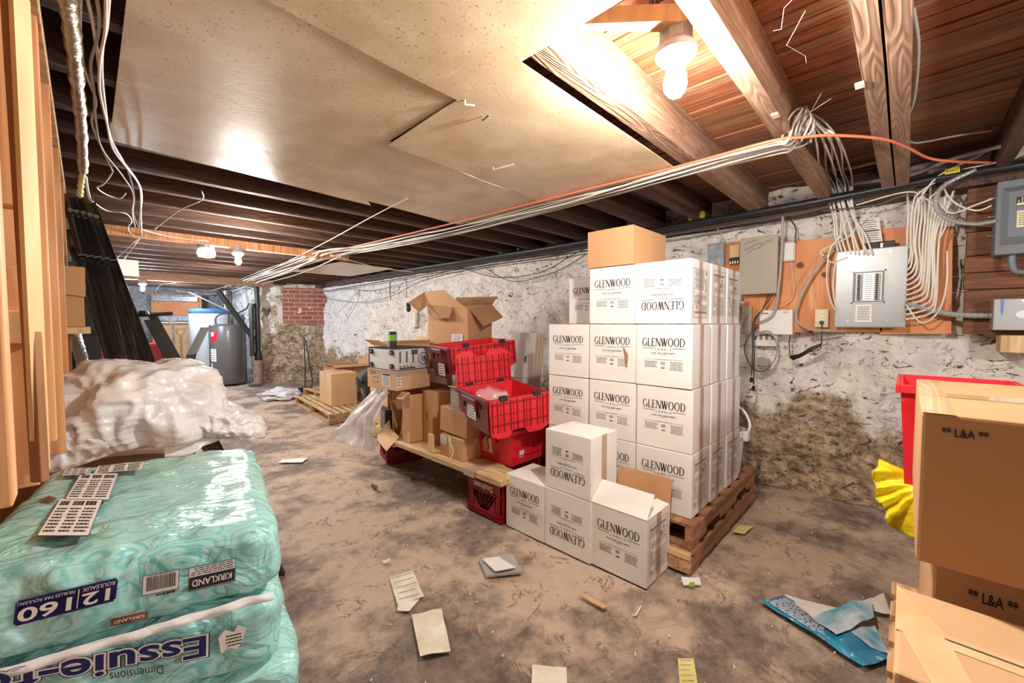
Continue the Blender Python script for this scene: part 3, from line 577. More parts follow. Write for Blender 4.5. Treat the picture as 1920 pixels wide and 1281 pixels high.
mb = MB(); O2 = O+Vector((-.001, 0, 0)); mb.rect(O2, RW*W2, U0*h, .31, .55, .06, .29, 0); mb.lines(O2+Vector((-.001, 0, 0)), RW*W2, U0*h, .33, .53, .08, .27, 9, 1); obj('rating_label', mb, [m_label, m_grey], t)
for s, tt in ((.2, .93), (.78, .95), (.2, .07), (.78, .07)):
    mb = MB(); c = O+RW*(s*W2)+U0*(tt*h); mb.tube([c, c-Vector((.004, 0, 0))], .007, 10); obj('screw', mb, m_steel, t)
# beige telephone cabinet
r = wr(1389, 449, 1456, 550, 3.60); t, w, h = wall_box('phone_cabinet', 'beige metal cabinet with scribbled handwriting, left of the plywood', 'electrical cabinet', r, 3.60, mat=m_beige, bevel=.006, body='cabinet')
mb = MB(); mb.box(-.008, 0, -w-.003, w+.003, .0, h+.003); obj('door', mb, m_beige, t, bevel=.004)
mb = MB()
for (a, b, n) in (((.1, .90), (.45, .95), 5), ((.12, .80), (.6, .9), 9), ((.2, .74), (.85, .93), 12)):
    pts = [Vector((-.0095, w-2*w*(a[0]+(b[0]-a[0])*i/n), h*(a[1]+(b[1]-a[1])*i/n+random.uniform(-.025, .025)))) for i in range(n+1)]; mb.tube(pts, .0013, 4, 3)
obj('handwriting', mb, m_ink, t)
for k in range(5):
    mb = MB(); mb.box(.02, .028, -w-.006, -w, h*(.12+k*.18), h*(.17+k*.18)); obj('hinge_slot', mb, m_cabd, t)
# small wall boxes
def lab(t, w, h, s0, s1, t0, t1, n, mats=None, x=-.0013):
    mb = MB(); mb.rect(Vector((x, w, 0)), RW*2*w, U0*h, s0, s1, t0, t1, 0); mb.lines(Vector((x-.001, w, 0)), RW*2*w, U0*h, s0+.04, s1-.04, t0+.03, t1-.03, n, 1); obj('label', mb, mats or [m_label, m_grey], t)
r = wr(1467, 455, 1490, 489, 3.66); t, w, h = wall_box('signal_box', 'small white square box screwed to the plywood right of the beige cabinet', 'electrical box', r, 3.66, 3.68, m_label)
mb = MB(); mb.frame((-.001, w, 0), RW*2*w, U0*h, .06, .94, .05, .95, .03, .02); obj('lid_seam', mb, m_grey, t)
cable([X(u, v, 3.655) for u, v in ((1491, 455), (1492, 430), (1482, 412), (1466, 404))], .004, m_cabk, 'thin black wire rising from the small white box')
cable([X(u, v, 3.67) for u, v in ((1484, 489), (1487, 515), (1490, 540), (1485, 560), (1470, 572), (1440, 580))], .003, m_cable, 'thin white wire below the small white box')
r = wr(1424, 582, 1485, 628, 3.62); t, w, h = wall_box('modem', 'white network box on the bottom edge of the plywood', 'modem', r, 3.62, 3.68, m_label, .006)
mb = MB(); O = Vector((-.001, w, 0)); mb.text('Cisco', O, RW*2*w, U0*h, .06, .34, .80, .92, 1) if 0 else mb.lines(O, RW*2*w, U0*h, .06, .34, .80, .92, 1, 1, ch=.03); mb.lines(O, RW*2*w, U0*h, .70, .93, .87, .93, 1, 0, ch=.02); obj('marking', mb, [m_grey, m_red], t)
r = wr(1528, 580, 1553, 614, 3.66); t, w, h = wall_box('wall_outlet', 'ivory duplex outlet with a black plug in it', 'outlet', r, 3.66, 3.69, m_outlet, .004, body='plate')
for zc_ in (.70, .30):
    mb = MB(); c = Vector((-.002, 0, zc_*h)); mb.tube([c, c-Vector((.004, 0, 0))], .0165, 16); o = obj('socket', mb, m_porc, t)
    mb = MB(); mb.box(-.008, -.006, -.008, -.005, zc_*h, zc_*h+.01); mb.box(-.008, -.006, .005, .008, zc_*h, zc_*h+.01); mb.box(-.008, -.006, -.002, .002, zc_*h-.009, zc_*h-.005); o2 = obj('slot', mb, m_ink, o)
t2 = thing('extension_cord', 'black power cord plugged into the outlet, its slack tied in a bundle', 'cord', (0, 0, 0))
c = X(1541, 604, 3.645); mb = MB(); mb.box(c.x-.03, c.x+.012, c.y-.011, c.y+.011, c.z-.012, c.z+.008); obj('plug', mb, m_cabk, t2, bevel=.003)
mb = MB(); mb.tube([c, X(1541, 620, 3.62), X(1540, 645, 3.62), X(1536, 655, 3.63), X(1520, 660, 3.63)], .0035, 6, 6); mb.tube([X(1482, 673, 3.63), X(1480, 655, 3.64), X(1480, 640, 3.64), X(1484, 620, 3.64)], .0035, 6, 6); obj('cord', mb, m_cabk, t2, smooth=True)
mb = MB()
for k in range(6): mb.tube([X(1482+k, 668+k*1.2, 3.63-.004*(k % 2)), X(1500, 664+k*1.2, 3.62), X(1520, 652+k*1.3, 3.62), X(1540-k, 645+k*1.2, 3.63)], .0045, 6, 4)
mb.tube([X(1482, 668, 3.62), X(1486, 675, 3.62), X(1492, 673, 3.62), X(1490, 665, 3.62)], .003, 5, 4); obj('tied_bundle', mb, m_cabk, t2, smooth=True)
# cable coil hanging at the box stack edge
t2 = thing('cable_coil', 'loose coil of grey cable with a black cord hanging through it under the beige cabinet', 'cable coil', (0, 0, 0))
for k in range(4):
    c = X(1432-k*2, 655, 3.60+.012*k); mb = MB(); pts = []
    for i in range(25): a = 2*PI*i/24; pts.append(c+Vector((0, math.cos(a)*(.088+.008*k), math.sin(a)*(.135+.01*k)+.01*math.sin(3*a+k))))
    mb.tube(pts, .0045, 6, 2, caps=False); obj('cable_loop', mb, m_cabg if k < 3 else m_cabd, t2, smooth=True)
for k in range(2):
    mb = MB(); mb.tube([X(1448-k*6, 552, 3.6), X(1430, 580, 3.57), X(1412+k*3, 606, 3.56), X(1411+k*3, 660, 3.56), X(1409+k*4, 705+k*16, 3.56)], .004, 6, 6); obj('black_cord', mb, m_cabk, t2, smooth=True)
    e = X(1409+k*4, 712+k*16, 3.56); mb = MB(); mb.lathe([(.006, .02), (.012, .01), (.013, -.015), (.008, -.022)], 10, e); obj('cord_plug', mb, m_cabk, t2)
r = wr(1420, 672, 1441, 692, 3.63); t, w, h = wall_box('power_adapter', 'grey power adapter hanging inside the cable coil', 'adapter', r, 3.63, 3.68, m_galv)
r = wr(1408, 625, 1455, 650, 3.66); t, w, h = wall_box('terminal_strip', 'white terminal block on the wall behind the cable coil', 'electrical box', r, 3.66, 3.72, m_label); 
for k in range(4): mb = MB(); mb.box(-.003, 0, -w+w*.15+k*w*.45, -w+w*.4+k*w*.45, h*.5, h*.9); obj('terminal', mb, m_grey, t)
r = wr(1392, 575, 1408, 628, 3.66); t, w, h = wall_box('grey_cover_plate', 'narrow grey metal box below the beige cabinet', 'electrical box', r, 3.66, 3.72, m_beige)
# clear cabinet and relay left of the beige one
r = wr(1326, 458, 1355, 520, 3.62); t, w, h = wall_box('meter_cabinet', 'pale translucent cabinet just above the top white cartons', 'electrical cabinet', r, 3.62, 3.74, m_silver)
mb = MB(); mb.frame((-.002, w, 0), RW*2*w, U0*h, .05, .95, .03, .97, .05, .03); obj('frame', mb, m_galv, t)
mb = MB(); mb.slab([X(1361, 530, 3.70), X(1390, 530, 3.70), X(1390, 452, 3.70), X(1361, 455, 3.70)], -.02); tag(obj('backing_board', mb, m_plyo), 'small orange backing board between the clear and beige cabinets', 'board')
r = wr(1368, 460, 1386, 482, 3.64); t, w, h = wall_box('relay_box', 'small tan relay box with a black connector below it', 'electrical box', r, 3.64, 3.68, m_kraft_l)
mb = MB(); mb.box(-.005, .03, -w, w, -.04, -.004); obj('connector', mb, m_blackm, t)
for k in range(4): mb = MB(); mb.box(-.007, -.005, -w+w*.1+k*w*.5, -w+w*.35+k*w*.5, -.05, -.03); obj('pin', mb, m_label, t)
mb = MB(); mb.tube([X(1345, 428, 3.6), X(1360, 452, 3.62), X(1364, 460, 3.64)], .003, 5, 4); tag(obj('thin_wire', mb, m_cabg, smooth=True), 'thin grey wire running up from the small relay box', 'wire')
# papers over the panel
t = thing('paper_notes', 'sheaf of white printed cards tucked above the breaker panel', 'papers', (0, 0, 0))
mb = MB(); mb.slab([X(1622, 456, 3.64), X(1655, 452, 3.64), X(1648, 408, 3.66), X(1612, 411, 3.66)], -.01, 0)
mb.lines(X(1622, 455, 3.625), X(1655, 452, 3.625)-X(1622, 455, 3.625), X(1612, 411, 3.645)-X(1622, 455, 3.625), .08, .92, .05, .95, 10, 1, .3); mb.rect(X(1622, 455, 3.625), X(1655, 452, 3.625)-X(1622, 455, 3.625), X(1612, 411, 3.645)-X(1622, 455, 3.625), .05, .95, .45, .49, 2); obj('card', mb, [m_label, m_grey, m_ink], t)
t = thing('black_device', 'black plastic device standing on top of the breaker panel', 'device', X(1652, 473, 3.60))
for k in range(2): mb = MB(); mb.box(0, .07, -.065+k*.075, .0+k*.065, 0, .07); obj('module', mb, m_blackm, t, bevel=.003)
mb = MB(); mb.rect((-.001, .006, .01), (0, -.014, 0), U0*.05, 0, 1, 0, 1); obj('strip_label', mb, m_label, t)
# meter box and square box at the frame's right edge
r = wr(1871, 341, 1985, 470, 3.50); t, w, h = wall_box('meter_box', 'dark grey meter box with raised cover at the right edge', 'electrical box', r, 3.50, 3.66, m_dgrey, .006, body='cabinet')
mb = MB(); yv = w*.84; iv = w*.62
mb.add([(0, yv, .05), (0, -yv, .05), (0, -yv, h-.04), (0, yv, h-.04), (-.03, iv, .09), (-.03, -iv, .09), (-.03, -iv, h-.07), (-.03, iv, h-.07)], [(0, 1, 5, 4), (1, 2, 6, 5), (2, 3, 7, 6), (3, 0, 4, 7), (4, 5, 6, 7)]); obj('raised_cover', mb, m_dgrey, t)
mb = MB(); O = Vector((-.032, w, 0)); mb.rect(O, RW*2*w, U0*h, .30, .62, .62, .74, 1); mb.rect(O+Vector((-.001, 0, 0)), RW*2*w, U0*h, .31, .61, .63, .66, 0)
mb.rect(O, RW*2*w, U0*h, .32, .62, .34, .56, 0); mb.lines(O+Vector((-.001, 0, 0)), RW*2*w, U0*h, .34, .6, .36, .54, 6, 2)
for k in range(5): mb.rect(O+Vector((-.001, 0, 0)), RW*2*w, U0*h, .33+k*.055, .345+k*.055, .665, .70+.03*(k % 2), 0)
obj('dial_window', mb, [m_outlet, m_ink, m_grey], t)
mb = MB(); mb.tube([(.05, w*.35, 0), (.05, w*.35, -.04), (.05, w*.2, -.09), (.05, -w*.4, -.1)], .015, 10, 6); obj('conduit_elbow', mb, m_dgrey, t, smooth=True)
for k in range(3): mb = MB(); mb.tube([(.06, w, h*(.82-.26*k)), (.06, w+.025, h*(.82-.26*k))], .012, 10); obj('cable_gland', mb, m_steel, t)
r = wr(1864, 561, 1985, 620, 3.50); t, w, h = wall_box('square_electrical_box', 'flat grey steel box with a white oval sticker and blue tape, right edge', 'electrical box', r, 3.50, 3.66, m_galv, .003, body='cabinet')
mb = MB(); mb.add([(-.002, w*.05-.028*math.cos(k*PI/10), h*.5+.021*math.sin(k*PI/10)) for k in range(20)], [list(range(20))]); obj('sticker', mb, m_label, t)
mb = MB(); mb.add([(-.0015, w*.78, h), (-.0015, w*.67, h), (-.0015, w*.69, h*.6), (-.0015, w*.73, h*.45), (-.0015, w*.77, h*.6)], [(0, 1, 2, 3, 4)]); obj('blue_tape', mb, m_blue, t)
for s, tt in ((-.05, .1), (.1, .93)): mb = MB(); mb.tube([(0, s*w, tt*h), (-.004, s*w, tt*h)], .006, 8); obj('screw', mb, m_steel, t)
mb = MB(); mb.box(3.56, 3.74, -.55, -.38, 1.14, 1.235); tag(obj('wood_block', mb, m_stud2), 'pale wooden block under the flat grey steel box', 'wood block')
# hanging black thing and wires on the far whitewash
mb = MB(); mb.tube([X(763, 520, 3.6), X(762, 560, 3.6)], .004, 6); mb.lathe([(.01, .04), (.03, .03), (.038, -.06), (.03, -.1), (.01, -.11)], 14, X(766, 572, 3.58)); tag(obj('pendant_socket', mb, m_cabk, smooth=True), 'black socket dangling on a wire left of the open brown carton', 'socket')
for k, w in enumerate([[(732, 528), (731, 545), (733, 562)], [(672, 540), (673, 556), (666, 575), (650, 600)], [(668, 536), (660, 560), (640, 580), (628, 592)], [(700, 536), (706, 550), (728, 548), (745, 545), (760, 520)]]):
    cable([X(u, v, 3.62) for u, v in w], .004 if k else .008, m_cabd, ['short thick dark cable end hanging on the far whitewash', 'curved dark wire hanging left of the short thick cable end', 'thin dark wire hanging nearest the brick infill', 'dark wire looped in two swags on the far whitewash'][k])
c = X(773, 600, 3.68); mb = MB(); mb.box(c.x, c.x+.04, c.y-.09, c.y+.09, c.z-.12, c.z+.12); tag(obj('old_wall_plate', mb, m_paper), 'weathered pale plate fixed on the wall left of the open brown carton', 'plate')
# ================================================================ WHITE CARTONS
def letter(mb, ch, x, h, T):      # high-contrast serif capitals; returns advance
    tk, tn = .17*h, .07*h
    def bar(a, b, w0, w1=None):
        a = Vector((a[0], a[1], 0)); b = Vector((b[0], b[1], 0)); d = (b-a).normalized(); n = Vector((-d.y, d.x, 0)); w1 = w1 or w0
        mb.add([T(a+n*w0/2), T(b+n*w1/2), T(b-n*w1/2), T(a-n*w0/2)], [(3, 2, 1, 0)])
    def ring(cx, cy, rx, ry, a0, a1, n=20):
        vs = []
        for i in range(n+1):
            a = a0+(a1-a0)*i/n; vs.append(T(Vector((cx+rx*math.cos(a), cy+ry*math.sin(a), 0)))); vs.append(T(Vector((cx+(rx-tk)*math.cos(a), cy+(ry-tn)*math.sin(a), 0))))
        mb.add(vs, [(2*i, 2*i+2, 2*i+3, 2*i+1) for i in range(n)])
    def serif(cx, y): bar((cx-.09*h, y), (cx+.09*h, y), tn*.8)
    V = lambda p, q: (x+p*h, q*h)
    if ch == 'G': ring(x+.42*h, .5*h, .42*h, .52*h, .75, 5.6); bar(V(.76, .06), V(.76, .42), tk*.9); bar(V(.6, .42), V(.9, .42), tn); return .92*h
    if ch == 'L': bar(V(.12, 0), V(.12, 1), tk); serif(x+.12*h, .985*h); bar(V(.0, .02), V(.56, .02), tn); bar(V(.56, 0), V(.58, .22), tn); return .62*h
    if ch == 'E': bar(V(.12, 0), V(.12, 1), tk); [bar(V(.02, q), V(p, q), tn) for p, q in ((.56, .02), (.48, .52), (.54, .98))]; bar(V(.54, .98), V(.55, .8), tn); bar(V(.56, .02), V(.58, .2), tn); return .64*h
    if ch == 'N': bar(V(.12, 0), V(.12, 1), tn*1.2); bar(V(.1, 1), V(.78, 0), tk*1.05); bar(V(.78, 0), V(.78, 1), tn*1.2); serif(x+.12*h, .02*h); serif(x+.78*h, .98*h); return .9*h
    if ch == 'W':
        for o in (0, .42): bar(V(.05+o, 1), V(.32+o, 0), tk*1.25); bar(V(.32+o, 0), V(.55+o, 1), tn*1.6)
        return 1.08*h
    if ch == 'O': ring(x+.44*h, .5*h, .44*h, .52*h, 0, 2*PI, 28); return .92*h
    if ch == 'D': bar(V(.12, 0), V(.12, 1), tk); ring(x+.3*h, .5*h, .5*h, .5*h, -PI/2, PI/2); bar(V(.02, .02), V(.32, .02), tn); bar(V(.02, .98), V(.32, .98), tn); return .86*h
CW, CD, CH = .315, .262, .343
mbt = MB(); xx = 0; hh = .045
for ch in 'GLENWOOD': xx += letter(mbt, ch, xx, hh, lambda p: p)+.002
sx_ = .243/xx; PRN = MB()
PRN.add([(-.0009, .1215-p[0]*sx_, .222+p[1]) for p in mbt.v], mbt.f)
O = Vector((-.0009, CW/2, 0)); R_ = RW*CW; U_ = U0*CH
PRN.text('L A B E L S', O, R_, U_, .36, .64, .585, .615, 0); PRN.rect(O, R_, U_, .12, .34, .612, .619); PRN.rect(O, R_, U_, .66, .88, .612, .619)
PRN.text('DUAL WIN LASER SHEETS', O, R_, U_, .29, .71, .525, .548, 0, .02); PRN.lines(O, R_, U_, .43, .57, .505, .515, 1)
PRN.text('www.glenwoodlabels.com', O, R_, U_, .34, .66, .425, .446, 0, .01); PRN.rect(O, R_, U_, .14, .33, .434, .437, 0); PRN.rect(O, R_, U_, .67, .86, .434, .437, 0)
PRN.lines(O, R_, U_, .15, .40, .30, .41, 5, 0, .35); PRN.lines(O, R_, U_, .62, .86, .27, .41, 6, 0, .35); PRN.lines(O, R_, U_, .46, .55, .35, .40, 3, 0, .5); PRN.lines(O, R_, U_, .47, .54, .285, .32, 1, 0, .6)
SL = MB(); O = Vector((0, -CW/2-.0012, 0)); R_ = Vector((1, 0, 0))*CD; U_ = U0*CH
SL.frame(O, R_, U_, .10, .90, .14, .90, .012, .006); SL.rect(O, R_, U_, .12, .88, .845, .848); SL.lines(O, R_, U_, .13, .87, .80, .835, 1, 0, .9, .03)
for tt in (.70, .62, .52, .46, .36, .28): SL.rect(O, R_, U_, .12, .88, tt, tt+.004)
for (a, b, c, d, n) in ((.14, .45, .71, .79, 5), (.5, .86, .63, .69, 4), (.14, .86, .54, .61, 4), (.3, .86, .37, .45, 5), (.14, .86, .29, .35, 3), (.3, .86, .16, .27, 6), (.14, .25, .37, .5, 4)): SL.lines(O, R_, U_, a, b, c, d, n, 0, .4)
for (cx, cz) in ((.7, .74), (.62, .66), (.2, .19)):
    vs = [];
    for i in range(14): a = 2*PI*i/14; vs += [O+R_*(cx+.05*math.cos(a))+U_*(cz+.03*math.sin(a)), O+R_*(cx+.025*math.cos(a))+U_*(cz+.015*math.sin(a))]
    SL.add(vs, [(2*i, (2*i+2) % 28, (2*i+3) % 28, 2*i+1) for i in range(14)])
BODY = MB(); BODY.box(0, CD, -CW/2, CW/2, .001, CH-.001)
TP = MB(); TP.rect((0, -CW/2-.0006, 0), Vector((CD, 0, 0)), U_, .40, .60, 0, 1); 
def proto(kind):
    t = thing('white_carton', 'x', 'carton')
    obj('body', BODY, m_white, t, bevel=.0025); obj('tape_strip', TP, m_tape, t)
    o = obj('front_print', PRN, m_ink, t)
    if kind & 1: o.rotation_euler.x = PI; o.location.z = CH
    if kind & 2:
        o = obj('handling_print', SL, m_grey, t)
        if kind & 1: o.rotation_euler.y = PI; o.location = (CD, 0, CH)
    return t
protos = {k: None for k in (0, 1, 2, 3)}
def carton(x, ytop, z, kind, label, group='white label cartons', dz=0, used=[]):
    if protos[kind] is None: protos[kind] = c = proto(kind)
    else: c = copy_tree(protos[kind])
    c.location = (x, ytop-CW/2, z); c.rotation_euler.z = dz; c['label'] = label; c['group'] = group; return c
rows = [.262, .607, .953, 1.299]; rn = ['bottom row', 'second row', 'third row', 'top row']
lk = [2, 0, 0, 3]
for j, z in enumerate(rows):
    for i in range(3):
        lb = ('white carton, %s of the near pallet column, %s' % (rn[j], ['front one', 'middle one', 'rear one by the wall'][i]))
        k = lk[j] if i == 0 else ({0: 2, 3: 2}.get(j, 0))
        carton(2.193+i*.285-(0 if j else 0)+random.uniform(-.004, .004), 1.108+.006*j+random.uniform(-.004, .004), z, k, lb, 'white cartons in the near pallet column', random.uniform(-.012, .012))
    lb = 'white carton, %s of the middle pallet column' % rn[j]
    carton(2.193+.004*j, 1.432+.004*j, z, 0, lb, 'white cartons in the middle pallet column', random.uniform(-.01, .01))
for j, z in enumerate(rows[:3]): carton(2.20, 1.765, z, 0, 'white carton, %s of the left pallet column beside the red totes' % rn[j], 'white cartons in the left pallet column', random.uniform(-.01, .01))
for j, z in enumerate(rows): carton(2.56, 1.86, z, 0, 'white carton, %s of the stack set back behind the left column' % rn[j], 'white cartons set back behind the left column')
mb = MB(); c = Vector((2.1885, 1.19, 1.10)); mb.add([c+Vector((0, .012, .07)), c+Vector((0, -.002, .0)), c+Vector((0, -.012, -.06)), c+Vector((0, -.02, -.03)), c+Vector((0, -.022, .02))], [(0, 1, 2, 3, 4)]); tag(obj('torn_patch', mb, m_kraft_d), 'torn brown scrape on the front of a middle column carton', 'tear')
carton(1.845, 1.828, 0, 0, 'white carton on the floor against the red milk crate', 'white cartons on the floor in front of the pallet')
carton(1.848, 1.51, 0, 1, 'white carton on the floor with upside-down lettering, carrying another', 'white cartons on the floor in front of the pallet')
carton(1.850, 1.51, CH+.002, 1, 'white carton with upside-down lettering stacked on the floor carton', 'white cartons on the floor in front of the pallet', -.02)
# the open one
t = thing('open_white_carton', 'white carton on the floor at the pallet corner with raised open flaps', 'carton', (1.86, 1.195-CW/2, 0), group='white cartons on the floor in front of the pallet')
mb = MB(); T_ = .004
mb.box(0, T_, -CW/2, CW/2, 0, CH); mb.box(CD-T_, CD, -CW/2, CW/2, 0, CH); mb.box(T_, CD-T_, -CW/2, -CW/2+T_, 0, CH); mb.box(T_, CD-T_, CW/2-T_, CW/2, 0, CH); mb.box(0, CD, -CW/2, CW/2, 0, T_); obj('body', mb, m_white, t)
mb = MB(); mb.slab([(0, CW/2, CH), (0, -CW/2, CH), (.10, -CW/2+.01, CH+.095), (.10, CW/2-.005, CH+.095)], .004); obj('flap', mb, m_white, t)
mb = MB(); mb.slab([(CD, -CW/2, CH), (CD, CW/2, CH), (CD+.03, CW/2, CH+.125), (CD+.03, -CW/2, CH+.125)], .004); o = obj('flap', mb, m_kraft, t)
mb = MB(); mb.slab([(.01, -CW/2, CH), (CD-.01, -CW/2, CH), (CD-.03, -CW/2+.06, CH+.02), (.04, -CW/2+.07, CH+.03)], .004); obj('flap', mb, m_white, t)
mb = MB(); mb.slab([(.01, CW/2, CH), (.01, CW/2-.1, CH-.03), (CD-.01, CW/2-.1, CH-.03), (CD-.01, CW/2, CH)], .004); obj('flap', mb, m_kraft, t)
obj('front_print', PRN, m_ink, t); obj('handling_print', SL, m_grey, t)
TP2 = MB(); TP2.rect((0, -CW/2-.0006, 0), Vector((CD, 0, 0)), U_, .40, .60, 0, 1); obj('tape_strip', TP2, m_tape, t)
# plain brown carton on top
def kraft_box(name, label, loc, D, Wd, Hh, rz=0, mat=None, group=None, seam=True, z=True):
    t = thing(name, label, 'cardboard box', loc, rz, group); mb = MB(); mb.box(0, D, 0, Wd, 0, Hh); obj('body', mb, mat or m_kraft, t, bevel=.003)
    if seam:
        mb = MB(); mb.rect((0, 0, Hh+.0006), Vector((D, 0, 0)), Vector((0, Wd, 0)), 0, 1, .44, .56); mb.rect((-.0006, 0, 0), Vector((0, Wd, 0)), U0*Hh, .44, .56, .72, 1); mb.rect((0, -.0006, 0), Vector((D, 0, 0)), U0*Hh, .0, .0, 0, 0) if 0 else None; obj('tape_strip', mb, m_tape, t)
    return t
kraft_box('brown_carton', 'plain brown carton on top of the white carton pile', (2.20, 1.15, 1.645), .44, .31, .225, 0, m_kraft, seam=False)
# ================================================================ PALLETS AND BUCKET
def notch(x0, x1, z0, z1):
    a = (x1-x0); p = [(x0, z0)]
    for c in (.27, .73): p += [(x0+a*(c-.10), z0), (x0+a*(c-.085), z0+.035), (x0+a*(c+.085), z0+.035), (x0+a*(c+.10), z0)]
    return p+[(x1, z0), (x1, z1), (x0, z1)]
def pallet(label, loc, D, Wd, zt, mt, mt2, nb=7, stri='x', nt=True, rz=0, nbtm=3):
    t = thing('wooden_pallet', label, 'pallet', loc, rz, None)
    for k in range(3):
        y = (Wd-.04)*k/2; mb = MB()
        if nt: mb.prism(notch(0, D, .018, zt-.018), 'y', y, y+.04)
        else: mb.box(0, D, y, y+.04, .018, zt-.018)
        obj('stringer', mb, mt, t, bevel=.002)
    for k in range(nb):
        w = D/nb*.66; x = (D-w)*k/(nb-1); mb = MB(); mb.box(x, x+w, -.006+random.uniform(-.006, .006), Wd+.006, zt-.018, zt); obj('deck_board', mb, mt2, t, bevel=.002)
    for k in range(nbtm):
        w = .1; x = (D-w)*k/max(nbtm-1, 1); mb = MB(); mb.box(x, x+w, 0, Wd, 0, .018); obj('bottom_board', mb, mt, t, bevel=.002)
    return t
pallet('upper brown pallet with notched sides right under the white cartons', (2.135, .765, .13), 1.2, 1.12, .13, m_pal, m_pal)
t = pallet('lower pallet on the floor with a new pale front beam, under the brown one', (2.13, .765, 0), 1.22, 1.12, .128, m_pal, m_pal, nt=False)
mb = MB(); mb.box(-.03, 0, .0, 1.1, .015, .09); obj('front_beam', mb, m_pal_p, t, bevel=.003)
mb = MB(); mb.box(-.035, .07, .0, 1.1, .09, .12); obj('front_board', mb, m_plank, t, bevel=.003)
t = thing('bucket', 'white plastic pail with its handle up, between the cartons and wall', 'bucket', (3.14, .90, .262))
mb = MB(); mb.lathe([(.0, 0), (.085, 0), (.105, .25), (.118, .255), (.118, .30), (.108, .30), (.1, .26), (.0, .25)], 28); obj('pail', mb, m_label, t, smooth=False)
mb = MB(); mb.tube([(.0, -.115, .27), (.05, -.13, .33), (.08, -.08, .42), (.06, 0, .46), (.04, .08, .42), (.02, .115, .27)], .009, 8, 6); obj('handle', mb, m_label, t, smooth=True)
mb = MB(); mb.box(-.03, .03, -.14, -.10, .23, .30); obj('handle_lug', mb, m_label, t, bevel=.008)
